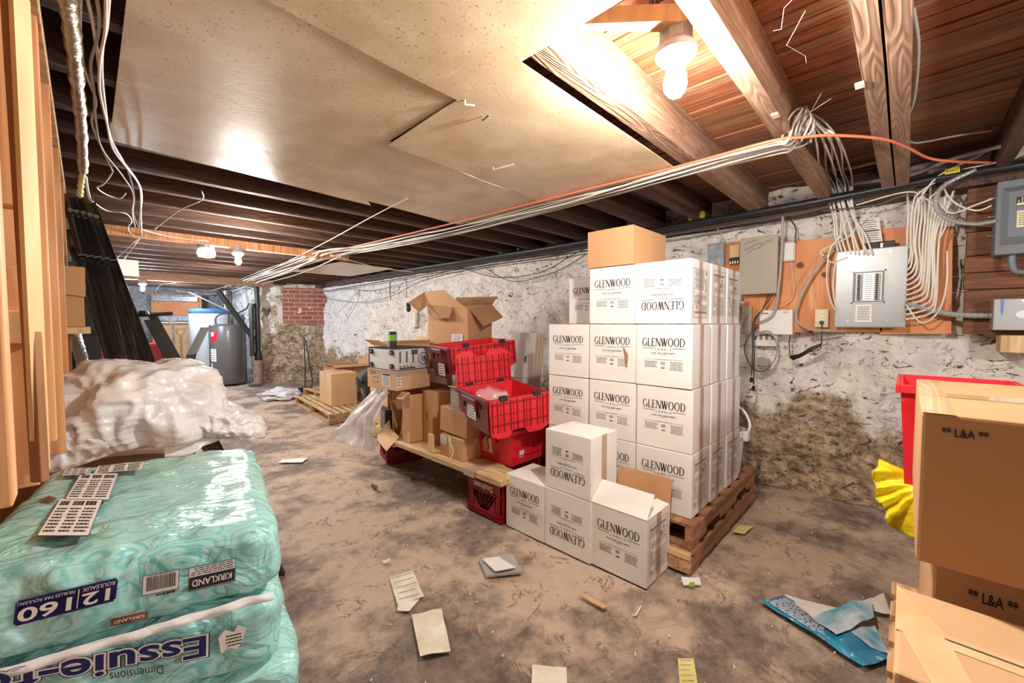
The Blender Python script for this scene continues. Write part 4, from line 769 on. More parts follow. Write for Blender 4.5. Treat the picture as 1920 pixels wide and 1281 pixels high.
# ================================================================ RED TOTES, CRATES AND THE PLANK PLATFORM
def ribbed(mb, O, R, Uv, Nn, ns, nt, d=.006, w=.008, m=1, edge=True):
    """raised ribs on a panel O + R*s + U*t, sticking out along Nn"""
    O, R, Uv, Nn = Vector(O), Vector(R), Vector(Uv), Vector(Nn).normalized(); lr, lu = R.length, Uv.length
    def bar(s0, s1, t0, t1):
        p = [O+R*a+Uv*b for a, b in ((s0, t0), (s1, t0), (s1, t1), (s0, t1))]; q = [x+Nn*d for x in p]
        mb.add(p+q, [(4, 5, 6, 7), (0, 1, 5, 4), (1, 2, 6, 5), (2, 3, 7, 6), (3, 0, 4, 7)], m)
    for s in ns: bar(s-w/lr/2, s+w/lr/2, .03, .97)
    for q in nt: bar(.02, .98, q-w/lu/2, q+w/lu/2)
def tote(label, loc, rz, Wd, D, Hh, lids=(1, 1), tilt=0, group=None, inside=True, body=m_maroon_shade, lidm=m_red, rot=None, name='attached_lid_tote'):
    """long axis = local x (Wd), depth = local y (D); front is -y, left end is x = 0"""
    t = thing(name, label, 'storage tote', loc, rz, group, rot=rot)
    ix, iy = Wd*.05, D*.07; th = .006
    b = [(ix, iy, 0), (Wd-ix, iy, 0), (Wd-ix, D-iy, 0), (ix, D-iy, 0)]; tp = [(0, 0, Hh), (Wd, 0, Hh), (Wd, D, Hh), (0, D, Hh)]
    bi = [(ix+th, iy+th, th), (Wd-ix-th, iy+th, th), (Wd-ix-th, D-iy-th, th), (ix+th, D-iy-th, th)]; ti = [(th, th, Hh), (Wd-th, th, Hh), (Wd-th, D-th, Hh), (th, D-th, Hh)]
    mb = MB(); mb.add(b+tp, [(3, 2, 1, 0)]+[(i, (i+1) % 4, 4+(i+1) % 4, 4+i) for i in range(4)], 0); mb.add(bi+ti, [(0, 1, 2, 3)]+[(4+i, 4+(i+1) % 4, (i+1) % 4, i) for i in range(4)], 1)
    for i in range(4): j = (i+1) % 4; mb.add([tp[i], tp[j], ti[j], ti[i]], [(0, 1, 2, 3)], 0)
    ribbed(mb, (ix, iy, 0), (Wd-2*ix, 0, 0), (-0, -iy, Hh), (0, -1, 0), [k/9 for k in range(1, 9)], [.25, .8], .006, .007, 1)
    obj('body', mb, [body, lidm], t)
    mb = MB(); mb.box(-.012, Wd+.012, -.012, -.0, Hh-.03, Hh); mb.box(-.012, Wd+.012, D, D+.012, Hh-.03, Hh); mb.box(-.012, 0, 0, D, Hh-.03, Hh); mb.box(Wd, Wd+.012, 0, D, Hh-.03, Hh); obj('rim', mb, lidm if body is lidm else m_maroon_shade, t, bevel=.003)
    mb = MB(); mb.box(-.03, -.012, D*.28, D*.72, Hh-.055, Hh-.02); mb.box(-.022, -.0, D*.3, D*.33, Hh-.10, Hh-.03); mb.box(-.022, 0, D*.67, D*.70, Hh-.10, Hh-.03); obj('handle', mb, m_maroon_shade, t, bevel=.004)
    def lid(y0, up, nm='lid'):
        n = 9; L = D*.56; zz = []
        for k in range(n*2+1):
            s = k/(n*2); zz.append((s*Wd, L*(1 if (int(s*6) % 2 == 0) else .86)))
        prof = [(0, 0)]+[(Wd, 0)]+[(Wd, L*.86), (Wd*.86, L), (Wd*.62, L), (Wd*.56, L*.84), (Wd*.36, L*.84), (Wd*.30, L), (Wd*.12, L), (Wd*.02, L*.9)]
        prof = prof if up > 0 else prof; m_ = MB(); sg = 1 if up > 0 else -1; yb = y0
        m_.prism([(p[0], sg*p[1]) for p in prof], 'y', -.006, .006, 0)
        ribbed(m_, (0, -.006, 0), (Wd, 0, 0), (0, 0, sg*L*.86), (0, -1, 0), [.04, .12, .22, .33, .44, .55, .66, .78, .88, .96], [.12, .75], .007, .008, 1)
        ribbed(m_, (0, -.006, 0), (Wd, 0, 0), (0, 0, sg*L*.86), (0, -1, 0), [.17, .38, .6, .83], [.45], .003, .004, 1)
        o = obj(nm, m_, [lidm, m_redin], t, loc=(0, yb, Hh)); o.rotation_euler.x = -.10 if up > 0 else -.04
        for s in (.22, .78):
            h_ = MB(); h_.box(Wd*s-.03, Wd*s+.03, -.012, .012, -.012, .022); q = obj('hinge', h_, m_blackm if body is not lidm else m_redin, t, loc=(0, yb, Hh), bevel=.003)
        return o
    if lids[0]: lid(-.02, -1)
    if lids[1]: lid(D+.012, 1)
    return t
def put_label(t, O, R, U, n=5, band=None, m=None, name='label'):
    mb = MB(); mb.rect(O, R, U, 0, 1, 0, 1, 0); O = Vector(O)+Vector(R).cross(Vector(U)).normalized()*.0008
    mb.lines(O, R, U, .08, .92, .06, .78 if band else .92, n, 1)
    if band: mb.rect(O, R, U, .05, .95, .82, .95, 2)
    obj(name, mb, [m or m_label, m_grey, band or m_ink], t)
def crate(label, loc, S, Hh, rz=0):
    t = thing('milk_crate', label, 'milk crate', loc, rz)
    for (O, R, nm) in (((0, S, 0), (0, -S, 0), 'side'), ((0, 0, 0), (S, 0, 0), 'side'), ((S, 0, 0), (0, S, 0), 'side'), ((S, S, 0), (-S, 0, 0), 'side')):
        O, R = Vector(O), Vector(R); Nn = R.cross(U0).normalized(); mb = MB()
        def pan(s0, s1, t0, t1, d=.006):
            p = [O+R*a+U0*(b*Hh) for a, b in ((s0, t0), (s1, t0), (s1, t1), (s0, t1))]; q = [x-Nn*d for x in p]
            mb.add(p+q, [(0, 1, 2, 3), (7, 6, 5, 4), (0, 4, 5, 1), (1, 5, 6, 2), (2, 6, 7, 3), (3, 7, 4, 0)])
        pan(0, 1, .60, 1); pan(0, 1, 0, .16); pan(0, .12, .16, .60); pan(.88, 1, .16, .60)
        def tri(pts): p = [O+R*a+U0*(b*Hh) for a, b in pts]; q = [x-Nn*.006 for x in p]; k = len(p); mb.add(p+q, [list(range(k)), list(range(k, 2*k))[::-1]]+[(i, k+i, k+(i+1) % k, (i+1) % k) for i in range(k)])
        tri([(.12, .16), (.40, .16), (.12, .60)]); tri([(.60, .16), (.88, .16), (.88, .60)])
        for k in range(5):      # diagonal mesh in the window
            a = O+R*(.2+.12*k)+U0*(Hh*.60)-Nn*.003; b = O+R*(.38+.06*k)+U0*(Hh*.28)-Nn*.003; c = O+R*(.62-.06*k+.0)+U0*(Hh*.28)-Nn*.003
            mb.tube([a, b], .0025, 4); mb.tube([O+R*(.8-.12*k)+U0*(Hh*.60)-Nn*.003, c], .0025, 4)
        for q in (.03, .07, .11, .15, .3 if 0 else .17, .62, .9): mb.add([O+R*s+U0*(q*Hh+dz)+Nn*dn for s in (-.01, 1.01) for dz in (0, .005) for dn in (0, .006)], [(0, 1, 3, 2), (4, 6, 7, 5), (1, 5, 7, 3), (0, 4, 5, 1), (2, 3, 7, 6)])
        for s in (.06, .94, .18, .82): mb.add([O+R*(s+ds)+U0*z_+Nn*dn for z_ in (0, Hh*.62) for ds in (-.008, .008) for dn in (0, .006)], [(0, 1, 3, 2), (4, 6, 7, 5), (1, 5, 7, 3), (0, 4, 5, 1), (2, 3, 7, 6)])
        obj('side', mb, m_crate, t)
    mb = MB()
    for k in range(8): mb.box(S*k/8, S*k/8+.012, 0, S, 0, .006); mb.box(0, S, S*k/8, S*k/8+.012, 0, .006)
    obj('base_grid', mb, m_crate, t)
    return t
t = crate('red milk crate under the near end of the plank, beside the white cartons', (1.825, 1.855, 0), .33, .275)
mb = MB(); mb.text('Sealtest', Vector((-.008, .27, 0)), (0, -.21, 0), (0, 0, .275), .95, .05, .83, .68, 0, .012); obj('lettering', mb, m_label, t)
t = crate('dark red milk crate under the far end of the plank, half covered by plastic', (1.90, 3.42, 0), .33, .275, -.30)
crate('dark red milk crate behind the near one, under the lower tote', (2.30, 1.96, 0), .33, .275)
def plank(label, x0, x1, y0, y1, z0, z1, skew=0):
    mb = MB(); mb.slab([(x0+skew, y1, z0), (x1+skew, y1, z0), (x1, y0, z0), (x0, y0, z0)], -(z1-z0)) if 0 else mb.box(x0, x1, y0, y1, z0, z1); return tag(obj('plank', mb, m_plank, bevel=.003), label, 'plank')
plank('front pine plank laid across the two milk crates', 1.77, 1.985, 1.80, 3.72, .276, .312)
plank('second pine plank behind the front one, under the boxes', 2.00, 2.2, 2.0, 3.74, .276, .309)
plank('rear pine plank under the lower red tote', 2.22, 2.44, 2.0, 3.74, .276, .309)
mb = MB(); mb.rect((1.765, 0, .27), (0, .11, 0), (0, 0, .045), 0, 1, 0, 1); mb.v = [(x, y+2.05, z) for x, y, z in mb.v]; mb.quad((1.765, 2.05, .3135), (1.765, 2.16, .3135), (1.99, 2.16, .3135), (1.99, 2.05, .3135)); o = obj('tape_wrap', mb, m_tape); o.parent = bpy.data.objects['plank']
# lower red tote (no lids), upper open tote with both lids, rear tote
t = tote('lower dark red tote with a warning sticker, standing on the planks', (1.975, 1.91, .312), PI/2*0, .62, .40, .255, lids=(0, 0), body=m_red, lidm=m_red)
mb = MB(); O = Vector((.0205, .30, .06)); R = Vector((0, -.10, 0)); U = Vector((-.0190, 0, .155)); mb.lines(O, R, U, 0, .55, 0, .75, 9, 0, .6); mb.text('WARNING', O, R, U, .0, 1, .84, .97, 0, .02); mb.add([O+R*.5+U*.02, O+R*1.0+U*-.02, O+R*.95+U*.3, O+R*.98+U*.72, O+R*.7+U*.7, O+R*.62+U*.45, O+R*.75+U*.3], [(0, 1, 2, 3, 4, 5, 6)], 0); obj('warning_print', mb, m_outlet, t)
mb = MB(); mb.rect((.10, .020, .05), (.05, 0, 0), (0, -.006, .05), 0, 1, 0, 1); obj('small_label', mb, m_label, t)
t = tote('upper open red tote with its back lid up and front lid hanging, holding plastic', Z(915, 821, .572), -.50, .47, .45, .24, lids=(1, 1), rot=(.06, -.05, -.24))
put_label(t, (-.001, .29, .07), (0, -.13, 0), (-.002, 0, .11), 5)
tb = t
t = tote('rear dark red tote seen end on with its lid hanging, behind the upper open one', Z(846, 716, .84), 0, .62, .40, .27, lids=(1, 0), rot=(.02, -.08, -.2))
put_label(t, (-.0015, .22, .03), (0, -.12, 0), (0, 0, .10), 4)
kraft_box('cardboard_box', 'brown box hidden behind the open tote carrying the rear tote', (2.22, 2.55, .31), .5, .42, .50, -.1, seam=False)
# bubble plastic in the tote
def blob(name, label, cat, c, s, mat, amp=.25, f=3., lv=4, seed=0, parent=None, flat=None, sq=1.):
    bm = bmesh.new(); bmesh.ops.create_icosphere(bm, subdivisions=lv, radius=1); mb = MB(); vs = []
    for v in bm.verts:
        p = v.co.copy(); n1 = noise.noise(p*f*.5+Vector((seed, 0, 0))); n2 = noise.noise(p*f*1.3+Vector((0, seed, 0))); n3 = noise.noise(p*f*3+Vector((0, 0, seed))); r = 1+amp*(n1*1.0+.5*(.5-abs(n2)*1.5)+.18*n3)
        q = Vector([math.copysign(abs(k)**sq, k) for k in p])*r; q = Vector((q.x*s[0], q.y*s[1], q.z*s[2]))
        if flat is not None and q.z < flat: q.z = flat
        vs.append(q+Vector(c))
    mb.add(vs, [[v.index for v in f_.verts] for f_ in bm.faces]); bm.free(); o = obj(name, mb, mat, parent, smooth=True)
    return o if parent else tag(o, label, cat)
c = Z(925, 735, .84); blob('bubble_wrap', 'clear pinkish bubble plastic lying in the open red tote', 'plastic bag', c+Vector((0, 0, -.04)), (.10, .13, .065), m_pinkpl, .35, 4, 3, 4)
# ================================================================ BOXES ON THE PLATFORM
m_k2 = m_kraft
t = kraft_box('cardboard_box', 'small taped brown box with a shipping label at the front of the plank', (1.835, 2.255, .3135), .26, .275, .155, -.03, m_kraft)
put_label(t, (-.002, .27, .085), (0, -.075, 0), (0, 0, .06), 3)
mb = MB(); mb.tube([(-.006, .15, .15), (-.02, .13, .13), (-.01, .10, .06), (-.018, .12, .0)], .004, 5, 5); mb.tube([(-.006, .13, .15), (-.02, .12, .12), (-.01, .13, .03)], .003, 5, 5); obj('loose_string', mb, m_paper, t)
kraft_box('cardboard_box', 'brown box tilted on top of the small labelled box on the plank', (1.86, 2.24, .475), .30, .31, .185, 0, m_kraft).rotation_euler = (.06, .0, .02)
kraft_box('cardboard_box', 'tall upright brown carton standing in the middle of the plank', (1.92, 2.735, .3135), .20, .165, .43, -.12, m_kraft, seam=False)
mb = MB()
for k in range(9): a = random.uniform(-.01, .01); mb.tube([(-.002, .09+a, .20+k*.006), (-.002, .10+a, .205+k*.006)], .002, 4)
kk = obj('smudge_print', mb, m_cabd); kk.parent = bpy.data.objects['cardboard_box.003'] if 'cardboard_box.003' in bpy.data.objects else None
if kk.parent is None: bpy.data.objects.remove(kk)
mb = MB(); mb.box(0, .03, 0, .055, 0, .14); o = obj('tan_packet', mb, m_kraft_l, bevel=.008, loc=(1.80, 2.58, .3135)); tag(o, 'thin tan packet standing between the tall carton and the labelled box', 'packet')
# slit open carton full of moulded pulp trays
t = thing('torn_open_carton', 'torn open brown carton spilling moulded pulp, left of the tall carton', 'cardboard box', (1.83, 2.93, .3135), -.1)
mb = MB(); mb.box(0, .30, 0, .006, 0, .40); mb.box(.29, .296, 0, .34, 0, .40); mb.box(0, .30, .334, .34, 0, .38); mb.box(0, .30, 0, .34, 0, .006); obj('body', mb, m_kraft, t)
mb = MB(); mb.slab([(0, .0, 0), (-.01, .11, .0), (-.02, .10, .42), (0, .0, .42)], .005); mb.slab([(-.02, .10, .42), (0, .0, .42), (-.05, .02, .37), (-.06, .13, .36)], .004); obj('flap', mb, m_kraft_l, t)
mb = MB()
for k in range(8): a = k/7; b = (k+1)/7
pts = [(.0, .34, .42), (-.02, .32, .3), (-.015, .27, .2), (-.01, .22, .1)]
for i in range(3): p, q = pts[i], pts[i+1]; mb.slab([p, (p[0]-.03, p[1]-.05, p[2]), (q[0]-.03, q[1]-.05, q[2]), q], .004)
obj('flap', mb, m_kraft, t)
mb = MB(); mb.slab([(-.02, .16, .02), (-.02, .32, .06), (-.15, .30, -.02), (-.16, .10, -.06)], .005); mb.slab([(-.02, .32, .06), (-.0, .40, .12), (-.10, .42, .0), (-.15, .30, -.02)], .005); obj('flap', mb, m_kraft_l, t)
for k in range(7):
    mb = MB(); z = .05+k*.028; mb.slab([(.02-.005*k, .05, z), (-.005-.002*k, .17-.01*k, z), (.05, .26-.015*k, z+.01), (.12, .2, z+.01)], .02); obj('pulp_tray', mb, m_kraft_l, t, bevel=.006)
# flat kraft box, computer tower on it
t = kraft_box('cardboard_box', 'wide flat brown box under the computer tower', (1.765, 3.02, .742), .36, .42, .165, .10, m_kraft_l, seam=False)
put_label(t, (-.0012, .20, .03), (0, -.12, 0), (0, 0, .11), 5, m_blackm); put_label(t, (.0, -.0012, .03), (.05, 0, 0), (0, 0, .11), 4)
mb = MB(); mb.frame((-.0014, .33, .05), (0, -.07, 0), (.0, 0, .05), 0, 1, 0, 1, .05, .06); mb.lines((-.0014, .38, .12), (0, -.1, 0), (0, 0, .03), 0, 1, 0, 1, 2); obj('printed_mark', mb, m_cabd, t)
mb = MB(); mb.rect((0, -.0013, .125), (.36, 0, 0), (0, 0, .04), 0, 1, 0, 1); mb.rect((-.0013, 0, .14), (0, .40, 0), (0, 0, .025), 0, 1, 0, 1); obj('tape_strip', mb, m_tape, t)
t = thing('computer_tower', 'grey computer tower lying on its side showing four feet and rear slots', 'computer', (1.775, 3.04, .912), .08)
mb = MB(); mb.box(0, .35, 0, .40, 0, .175, 0); obj('case', mb, m_case, t, bevel=.003)
mb = MB(); mb.box(-.004, .354, -.004, .404, .175, .183); mb.box(.0, .354, -.006, .40, -.006, .0); mb.box(-.003, .004, .395, .404, 0, .18); obj('side_panel', mb, m_blackm, t)
for y in (.05, .35):
    for z in (.03, .145): mb = MB(); mb.tube([(0, y, z), (-.018, y, z)], .022, 14); o = obj('foot', mb, m_blackm, t); mb = MB(); mb.tube([(-.019, y, z), (-.0195, y, z)], .009, 10); obj('foot_screw', mb, m_cabg, o)
mb = MB(); mb.box(.215, .335, -.008, -.004, .02, .16, 0); mb.T = Matrix.Identity(4)
for r_ in (.055, .045, .03, .015): mb.tube([(.275, -.009+.0, .085), (.275, -.010-.001*(r_ < .05), .085)], r_, 24, mi=1 if r_ in (.055, .03) else 0)
obj('fan_grille', mb, [m_case, m_dgrey], t)
for k in range(7): mb = MB(); mb.box(.03+k*.022, .045+k*.022, -.007, -.0045, .06, .155, 0); obj('slot_cover', mb, m_label if k % 3 else m_dgrey, t)
mb = MB()
for k in range(4): mb.tube([(.04+k*.035, -.0045, .03), (.04+k*.035, -.008, .03)], .006, 10)
mb.box(.03, .19, -.007, -.0045, .008, .018); obj('port_row', mb, m_blackm, t)
mb = MB(); mb.box(.15, .22, -.008, -.0045, .125, .165); obj('connector_plate', mb, m_cabd, t)
t = thing('green_labelled_box', 'small upright black and green product box standing on the computer tower', 'box', Vector((1.80, 3.22, 1.097)), -.2)
mb = MB(); mb.box(0, .06, -.065, .0, 0, .135, 0); obj('body', mb, m_blackm, t, bevel=.002); mb = MB(); mb.rect((-.001, 0, 0), (0, -.065, 0), U0*.135, 0, 1, .42, .80); mb.rect((0, -.066, 0), (.06, 0, 0), U0*.135, 0, .9, .42, .80); obj('green_band', mb, m_green, t)
mb = MB(); mb.lines((-.0015, 0, 0), (0, -.065, 0), U0*.135, .1, .9, .86, .94, 1, 0, .9, .1); obj('lettering', mb, m_label, t)
mb = MB(); mb.lines((-.0015, 0, 0), (0, -.065, 0), U0*.135, .1, .9, .08, .36, 4); obj('small_print', mb, m_cabg, t)
def open_box(name, label, loc, D, Wd, Hh, rz, flaps, mat=None, group=None):
    """flaps: dict side -> (dx, dz) offset of the outer edge; sides f (x=0), b, r (y=0), l"""
    mat = mat or m_kraft; t = thing(name, label, 'cardboard box', loc, rz, group); e = .005; mb = MB()
    mb.box(0, e, 0, Wd, 0, Hh); mb.box(D-e, D, 0, Wd, 0, Hh); mb.box(e, D-e, 0, e, 0, Hh); mb.box(e, D-e, Wd-e, Wd, 0, Hh); mb.box(0, D, 0, Wd, 0, e); obj('body', mb, mat, t)
    for sd, (o_, dz, sk) in flaps.items():
        E_ = {'f': ((0, Wd, Hh), (0, 0, Hh), (-1, 0, 0)), 'b': ((D, 0, Hh), (D, Wd, Hh), (1, 0, 0)), 'r': ((0, 0, Hh), (D, 0, Hh), (0, -1, 0)), 'l': ((D, Wd, Hh), (0, Wd, Hh), (0, 1, 0))}[sd]
        a, b = Vector(E_[0]), Vector(E_[1]); n = Vector(E_[2])*o_+U0*dz; s = (b-a)*sk; mb = MB(); mb.slab([a, b, b+n-s, a+n+s], .005); obj('flap', mb, mat, t)
    return t
open_box('open_cardboard_box', 'open brown box behind the computer tower', (1.95, 3.50, .31), .45, .42, .80, -.1, {'f': (.07, .04, .1), 'r': (.02, .03, 0), 'b': (.1, .05, 0)}, m_kraft_l)
# big open carton
t = thing('large_open_carton', 'large tall brown carton with buckled flaps open against the whitewash', 'cardboard box', (0, 0, 0))
xa = Y(803, 640, 3.62); 
A_ = Vector((2.60, 3.42, .55)); Bc = Vector((2.86, 2.98, .55)); Cc = Vector((3.38, 3.02, .55)); Dc = Vector((3.12, 3.5, .55)); Hc = .90; zt = Vector((0, 0, Hc))
A_ = Vector(Y(803, 640, 3.50)); A_.z = .55; Bc = Vector(Y(877, 640, 3.0)); Bc.z = .55; Cc = Vector(Y(922, 640, 3.05)); Cc.z = .55
Dc = A_+(Cc-Bc)
ztA = Vector((0, 0, Y(803, 572, 3.50).z-.55)); ztB = Vector((0, 0, Y(877, 580, 3.0).z-.55)); ztC = Vector((0, 0, Y(922, 572, 3.05).z-.55)); ztD = ztA
mb = MB()
for p, q, a, b in ((A_, Bc, ztA, ztB), (Bc, Cc, ztB, ztC), (Cc, Dc, ztC, ztD), (Dc, A_, ztD, ztA)): mb.slab([p, q, q+b, p+a], -.006)
mb.slab([A_, Dc, Cc, Bc], .005); obj('body', mb, m_kraft, t)
e1 = (Bc-A_); out1 = Vector((e1.y, -e1.x, 0)).normalized(); out1 = out1 if out1.x < 0 else -out1
mb = MB(); P1 = A_+ztA; P2 = Bc+ztB
m1 = Y(832, 544, 3.35); m0 = Y(796, 548, 3.62); m2 = Y(765, 568, 3.62); m3 = Y(786, 586, 3.45)
mb.slab([P1, P2, m1, m0], .005); mb.slab([P1, m0, m2, m3], .005); obj('flap', mb, m_kraft, t)
mb = MB(); mb.slab([P1+out1*.004, P1*.35+P2*.65+out1*.01+Vector((0, 0, -.0)), P1*.35+P2*.65+out1*.06-U0*.10, P1*.75+P2*.25+out1*.06-U0*.13], .005); obj('flap', mb, m_kraft_d, t)
mb = MB(); n_ = Vector((.0, -.12, -.16)); mb.slab([P2+Vector((.02, 0, .01)), Cc+ztC+Vector((0, 0, .01)), Cc+ztC+n_*.9+Vector((.06, 0, .02)), P2+n_+Vector((.10, 0, 0))], .005); obj('flap', mb, m_kraft, t)
mb = MB(); P3 = Cc+ztC; P4 = Dc+ztD; mb.slab([P3, P4, P4+Vector((.06, .02, .10)), P3+Vector((.08, .0, .09))], .005); obj('flap', mb, m_kraft_d, t)
s_ = (Bc-A_); o_ = A_+s_*.58+out1*.003+U0*(Z(850, 655, .55).z); O = Vector((A_+s_*.62)+out1*.008); O.z = Y(850, 641, 3.2).z-.01
put_label(t, O, s_*.27, Vector((0, 0, .085)), 4)
kraft_box('cardboard_box', 'brown box hidden under the large open carton', (2.72, 3.0, 0), .75, .6, .545, 0, seam=False)
# white tray and glass items
kraft_box('white_box', 'white box wedged under the rear tote behind the glass jars', Z(838, 722, .76)+Vector((0, 0, -.0)), .26, .32, .115, -.05, m_white, seam=False)
t = kraft_box('cardboard_box', 'plain brown box under the white box behind the plank', (2.08, 2.60, .312), .20, .30, .43, 0, m_kraft_d, seam=False)
t = thing('plastic_container', 'clear plastic container holding upright white sheets beside the open tote', 'container', (1.93, 2.52, .665))
mb = MB(); mb.box(0, .14, -.11, 0, 0, .15); obj('body', mb, m_clear, t, bevel=.006)
for k in range(6): mb = MB(); mb.box(.01, .13, -.10+k*.016, -.098+k*.016, .005, .14); obj('sheet', mb, m_label, t)
mb = MB(); mb.box(-.012, .152, -.122, .012, .15, .158); obj('rim', mb, m_kraft_l, t, bevel=.003)
t = thing('clear_tub', 'empty clear plastic tub on top of the container beside the open tote', 'container', (1.99, 2.475, .826))
mb = MB(); mb.lathe([(.0, 0), (.045, 0), (.055, .085), (.058, .085), (.055, .0)], 18); obj('tub', mb, m_clear, t, smooth=True)
# folded white boxes leaning behind
for k in range(3):
    t = thing('folded_white_box', ['front folded white carton with a hand hole leaning behind the totes', 'middle folded white carton of the leaning set behind the totes', 'rear folded white carton of the leaning set behind the totes'][k], 'folded carton', (2.98+.05*k, 2.90, .325), 0, rot=(0, .10, -.25))
    mb = MB(); mb.box(0, .02, -.34, 0, 0, .44); mb.box(-.001, .02, -.34, 0, .445, .89); obj('panel', mb, m_white, t); mb = MB(); mb.box(.004, .016, -.345, -.34, 0, .89); obj('raw_edge', mb, m_kraft_l, t)
    if k == 0: mb = MB(); mb.tube([(-.002, -.20, .60), (-.002, -.20, .66)], .014, 10); obj('hand_hole', mb, m_cabd, t)
kraft_box('cardboard_box', 'low brown box under the folded white cartons', (2.88, 2.5, 0), .4, .5, .32, 0, seam=False)
# translucent sheet draped over a black vented unit at the plank's far end
t = thing('vented_unit', 'black slatted electronic unit under the plastic sheet at the far crate', 'electronics', (1.86, 3.38, .315), -.3)
mb = MB(); mb.box(0, .2, 0, .24, 0, .20); obj('body', mb, m_blackm, t, bevel=.004)
mb = MB()
for k in range(7): mb.box(-.003, 0, .03+k*.028, .042+k*.028, .02, .18)
obj('grille', mb, m_cabg, t)
mb = MB(); n = 26; vs = []; top = [Z(693, 728, .74), Z(728, 737, .70)]; top = [Vector((1.80, 3.44, .735)), Vector((1.74, 3.10, .725))]
bot = [Vector((1.62, 4.0, .20)), Vector((1.80, 3.46, .12))]; midp = [Vector((1.72, 3.85, .40)), Vector((1.72, 3.36, .48))]
for j in range(n+1):
    t_ = j/n
    for i in range(n+1):
        s = i/n; a = top[0]*(1-t_)**2+midp[0]*2*t_*(1-t_)+bot[0]*t_**2; b = top[1]*(1-t_)**2+midp[1]*2*t_*(1-t_)+bot[1]*t_**2; p = a*(1-s)+b*s
        w = noise.noise(Vector((s*5, t_*3, 1)))*.035+noise.noise(Vector((s*11+t_*4, t_*5, 7)))*.018; vs.append(p+Vector((-1, .15, .2))*w)
mb.add(vs, [(j*(n+1)+i, j*(n+1)+i+1, (j+1)*(n+1)+i+1, (j+1)*(n+1)+i) for j in range(n) for i in range(n)]); tag(obj('plastic_sheet', mb, m_sheet, smooth=True), 'crumpled clear plastic sheet draped from the flat box down over the far crate', 'plastic sheet')
# wheeled bin
t = thing('garbage_bin', 'dark grey lidded garbage bin behind the plastic sheet', 'bin', (2.36, 4.72, 0), -.35)
mb = MB(); mb.add([(0, 0, 0), (.32, 0, 0), (.32, .30, 0), (0, .30, 0), (-.05, -.04, .62), (.40, -.04, .62), (.40, .36, .62), (-.05, .36, .62)], [(3, 2, 1, 0), (0, 1, 5, 4), (1, 2, 6, 5), (2, 3, 7, 6), (3, 0, 4, 7), (4, 5, 6, 7)]); obj('body', mb, m_bin, t, bevel=.02)
mb = MB(); mb.box(-.08, .43, -.06, .39, .60, .66); mb.add([(-.08, -.06, .66), (.43, -.06, .66), (.43, .39, .66), (-.08, .39, .66), (.0, .03, .72), (.35, .03, .72), (.35, .30, .72), (.0, .30, .72)], [(0, 1, 5, 4), (1, 2, 6, 5), (2, 3, 7, 6), (3, 0, 4, 7), (4, 5, 6, 7)]); obj('lid', mb, m_bin, t, bevel=.012)
for k in range(6): mb = MB(); mb.box(-.10, -.06, -.02+k*.06, .0+k*.06, .52, .62); obj('grip_rib', mb, m_bin, t)
mb = MB(); mb.rect((-.046, .20, .43), (0, -.08, 0), (-.008, 0, .09), 0, 1, .5, 1); mb.rect((-.046, .20, .43), (0, -.08, 0), (-.008, 0, .09), .2, .8, 0, .45); obj('white_emblem', mb, m_label, t)
mb = MB(); mb.add([(-.024-.0012*k_[1]/.01, .15+k_[0], .28+k_[1]) for k_ in [(.06*math.cos(k*PI/10), .13*math.sin(k*PI/10)) for k in range(20)]], [list(range(20))[::-1]]); mb.v = [(-.05*(z/.62)-.004, y, z) for x, y, z in mb.v]; o = obj('dark_recess', mb, m_cabk, t)
# far pallet with boxes
pallet('small pale pallet on the floor beyond the garbage bin', (2.14, 5.33, 0), .62, 1.75, .135, m_pal_p, m_plank, 7, nt=False, nbtm=2, rz=-.10)
pallet('pale pallet half hidden behind the small one', (2.55, 6.4, 0), .9, 1.0, .2, m_pal_p, m_pal_p, 6, nt=False, nbtm=2)
kraft_box('cardboard_box', 'plain square brown box on the small pale pallet', (2.36, 5.78, .137), .36, .52, .46, -.08, m_kraft_l)
open_box('open_cardboard_box', 'brown box with dark open flaps behind the square box on the pallet', (2.62, 6.32, .205), .55, .5, .45, -.1, {'f': (.1, .03, .1), 'r': (.12, -.02, 0), 'b': (.15, .12, 0)}, m_kraft)
# dustpan and clear bag on the far floor
t = thing('dustpan', 'long-handled black dustpan and brush leaning on the far wall', 'dustpan', Z(577, 736, 0))
mb = MB(); mb.slab([(-.14, .12, .01), (.14, .12, .01), (.12, -.12, .02), (-.12, -.12, .02)], .012); mb.box(-.13, .13, .10, .13, .01, .09); obj('pan', mb, m_blackm, t, bevel=.005)
mb = MB(); mb.tube([(0, .12, .05), (.02, .16, .5), (.03, .22, 1.02)], .012, 8); obj('handle', mb, m_blackm, t); mb = MB(); mb.tube([(.1, .05, .12), (.12, .12, .3), (.05, .20, 1.0)], .01, 8, 4); obj('brush_handle', mb, m_blackm, t)
c = Z(527, 746, 0); blob('plastic_bag', 'crumpled clear plastic bag on the far floor near the dustpan', 'plastic bag', c+Vector((0, 0, .06)), (.28, .36, .09), m_sheet, .5, 5, 4, 2, flat=-.055)
c = Z(521, 749, 0); mb = MB(); mb.slab([(-.2, -.1, 0.002), (.35, -.12, .002), (.4, .0, .002), (-.2, .05, .002)], .004); tag(obj('dark_rag', mb, m_cabd, loc=c), 'dark flat scrap lying beside the clear bag on the far floor', 'scrap')
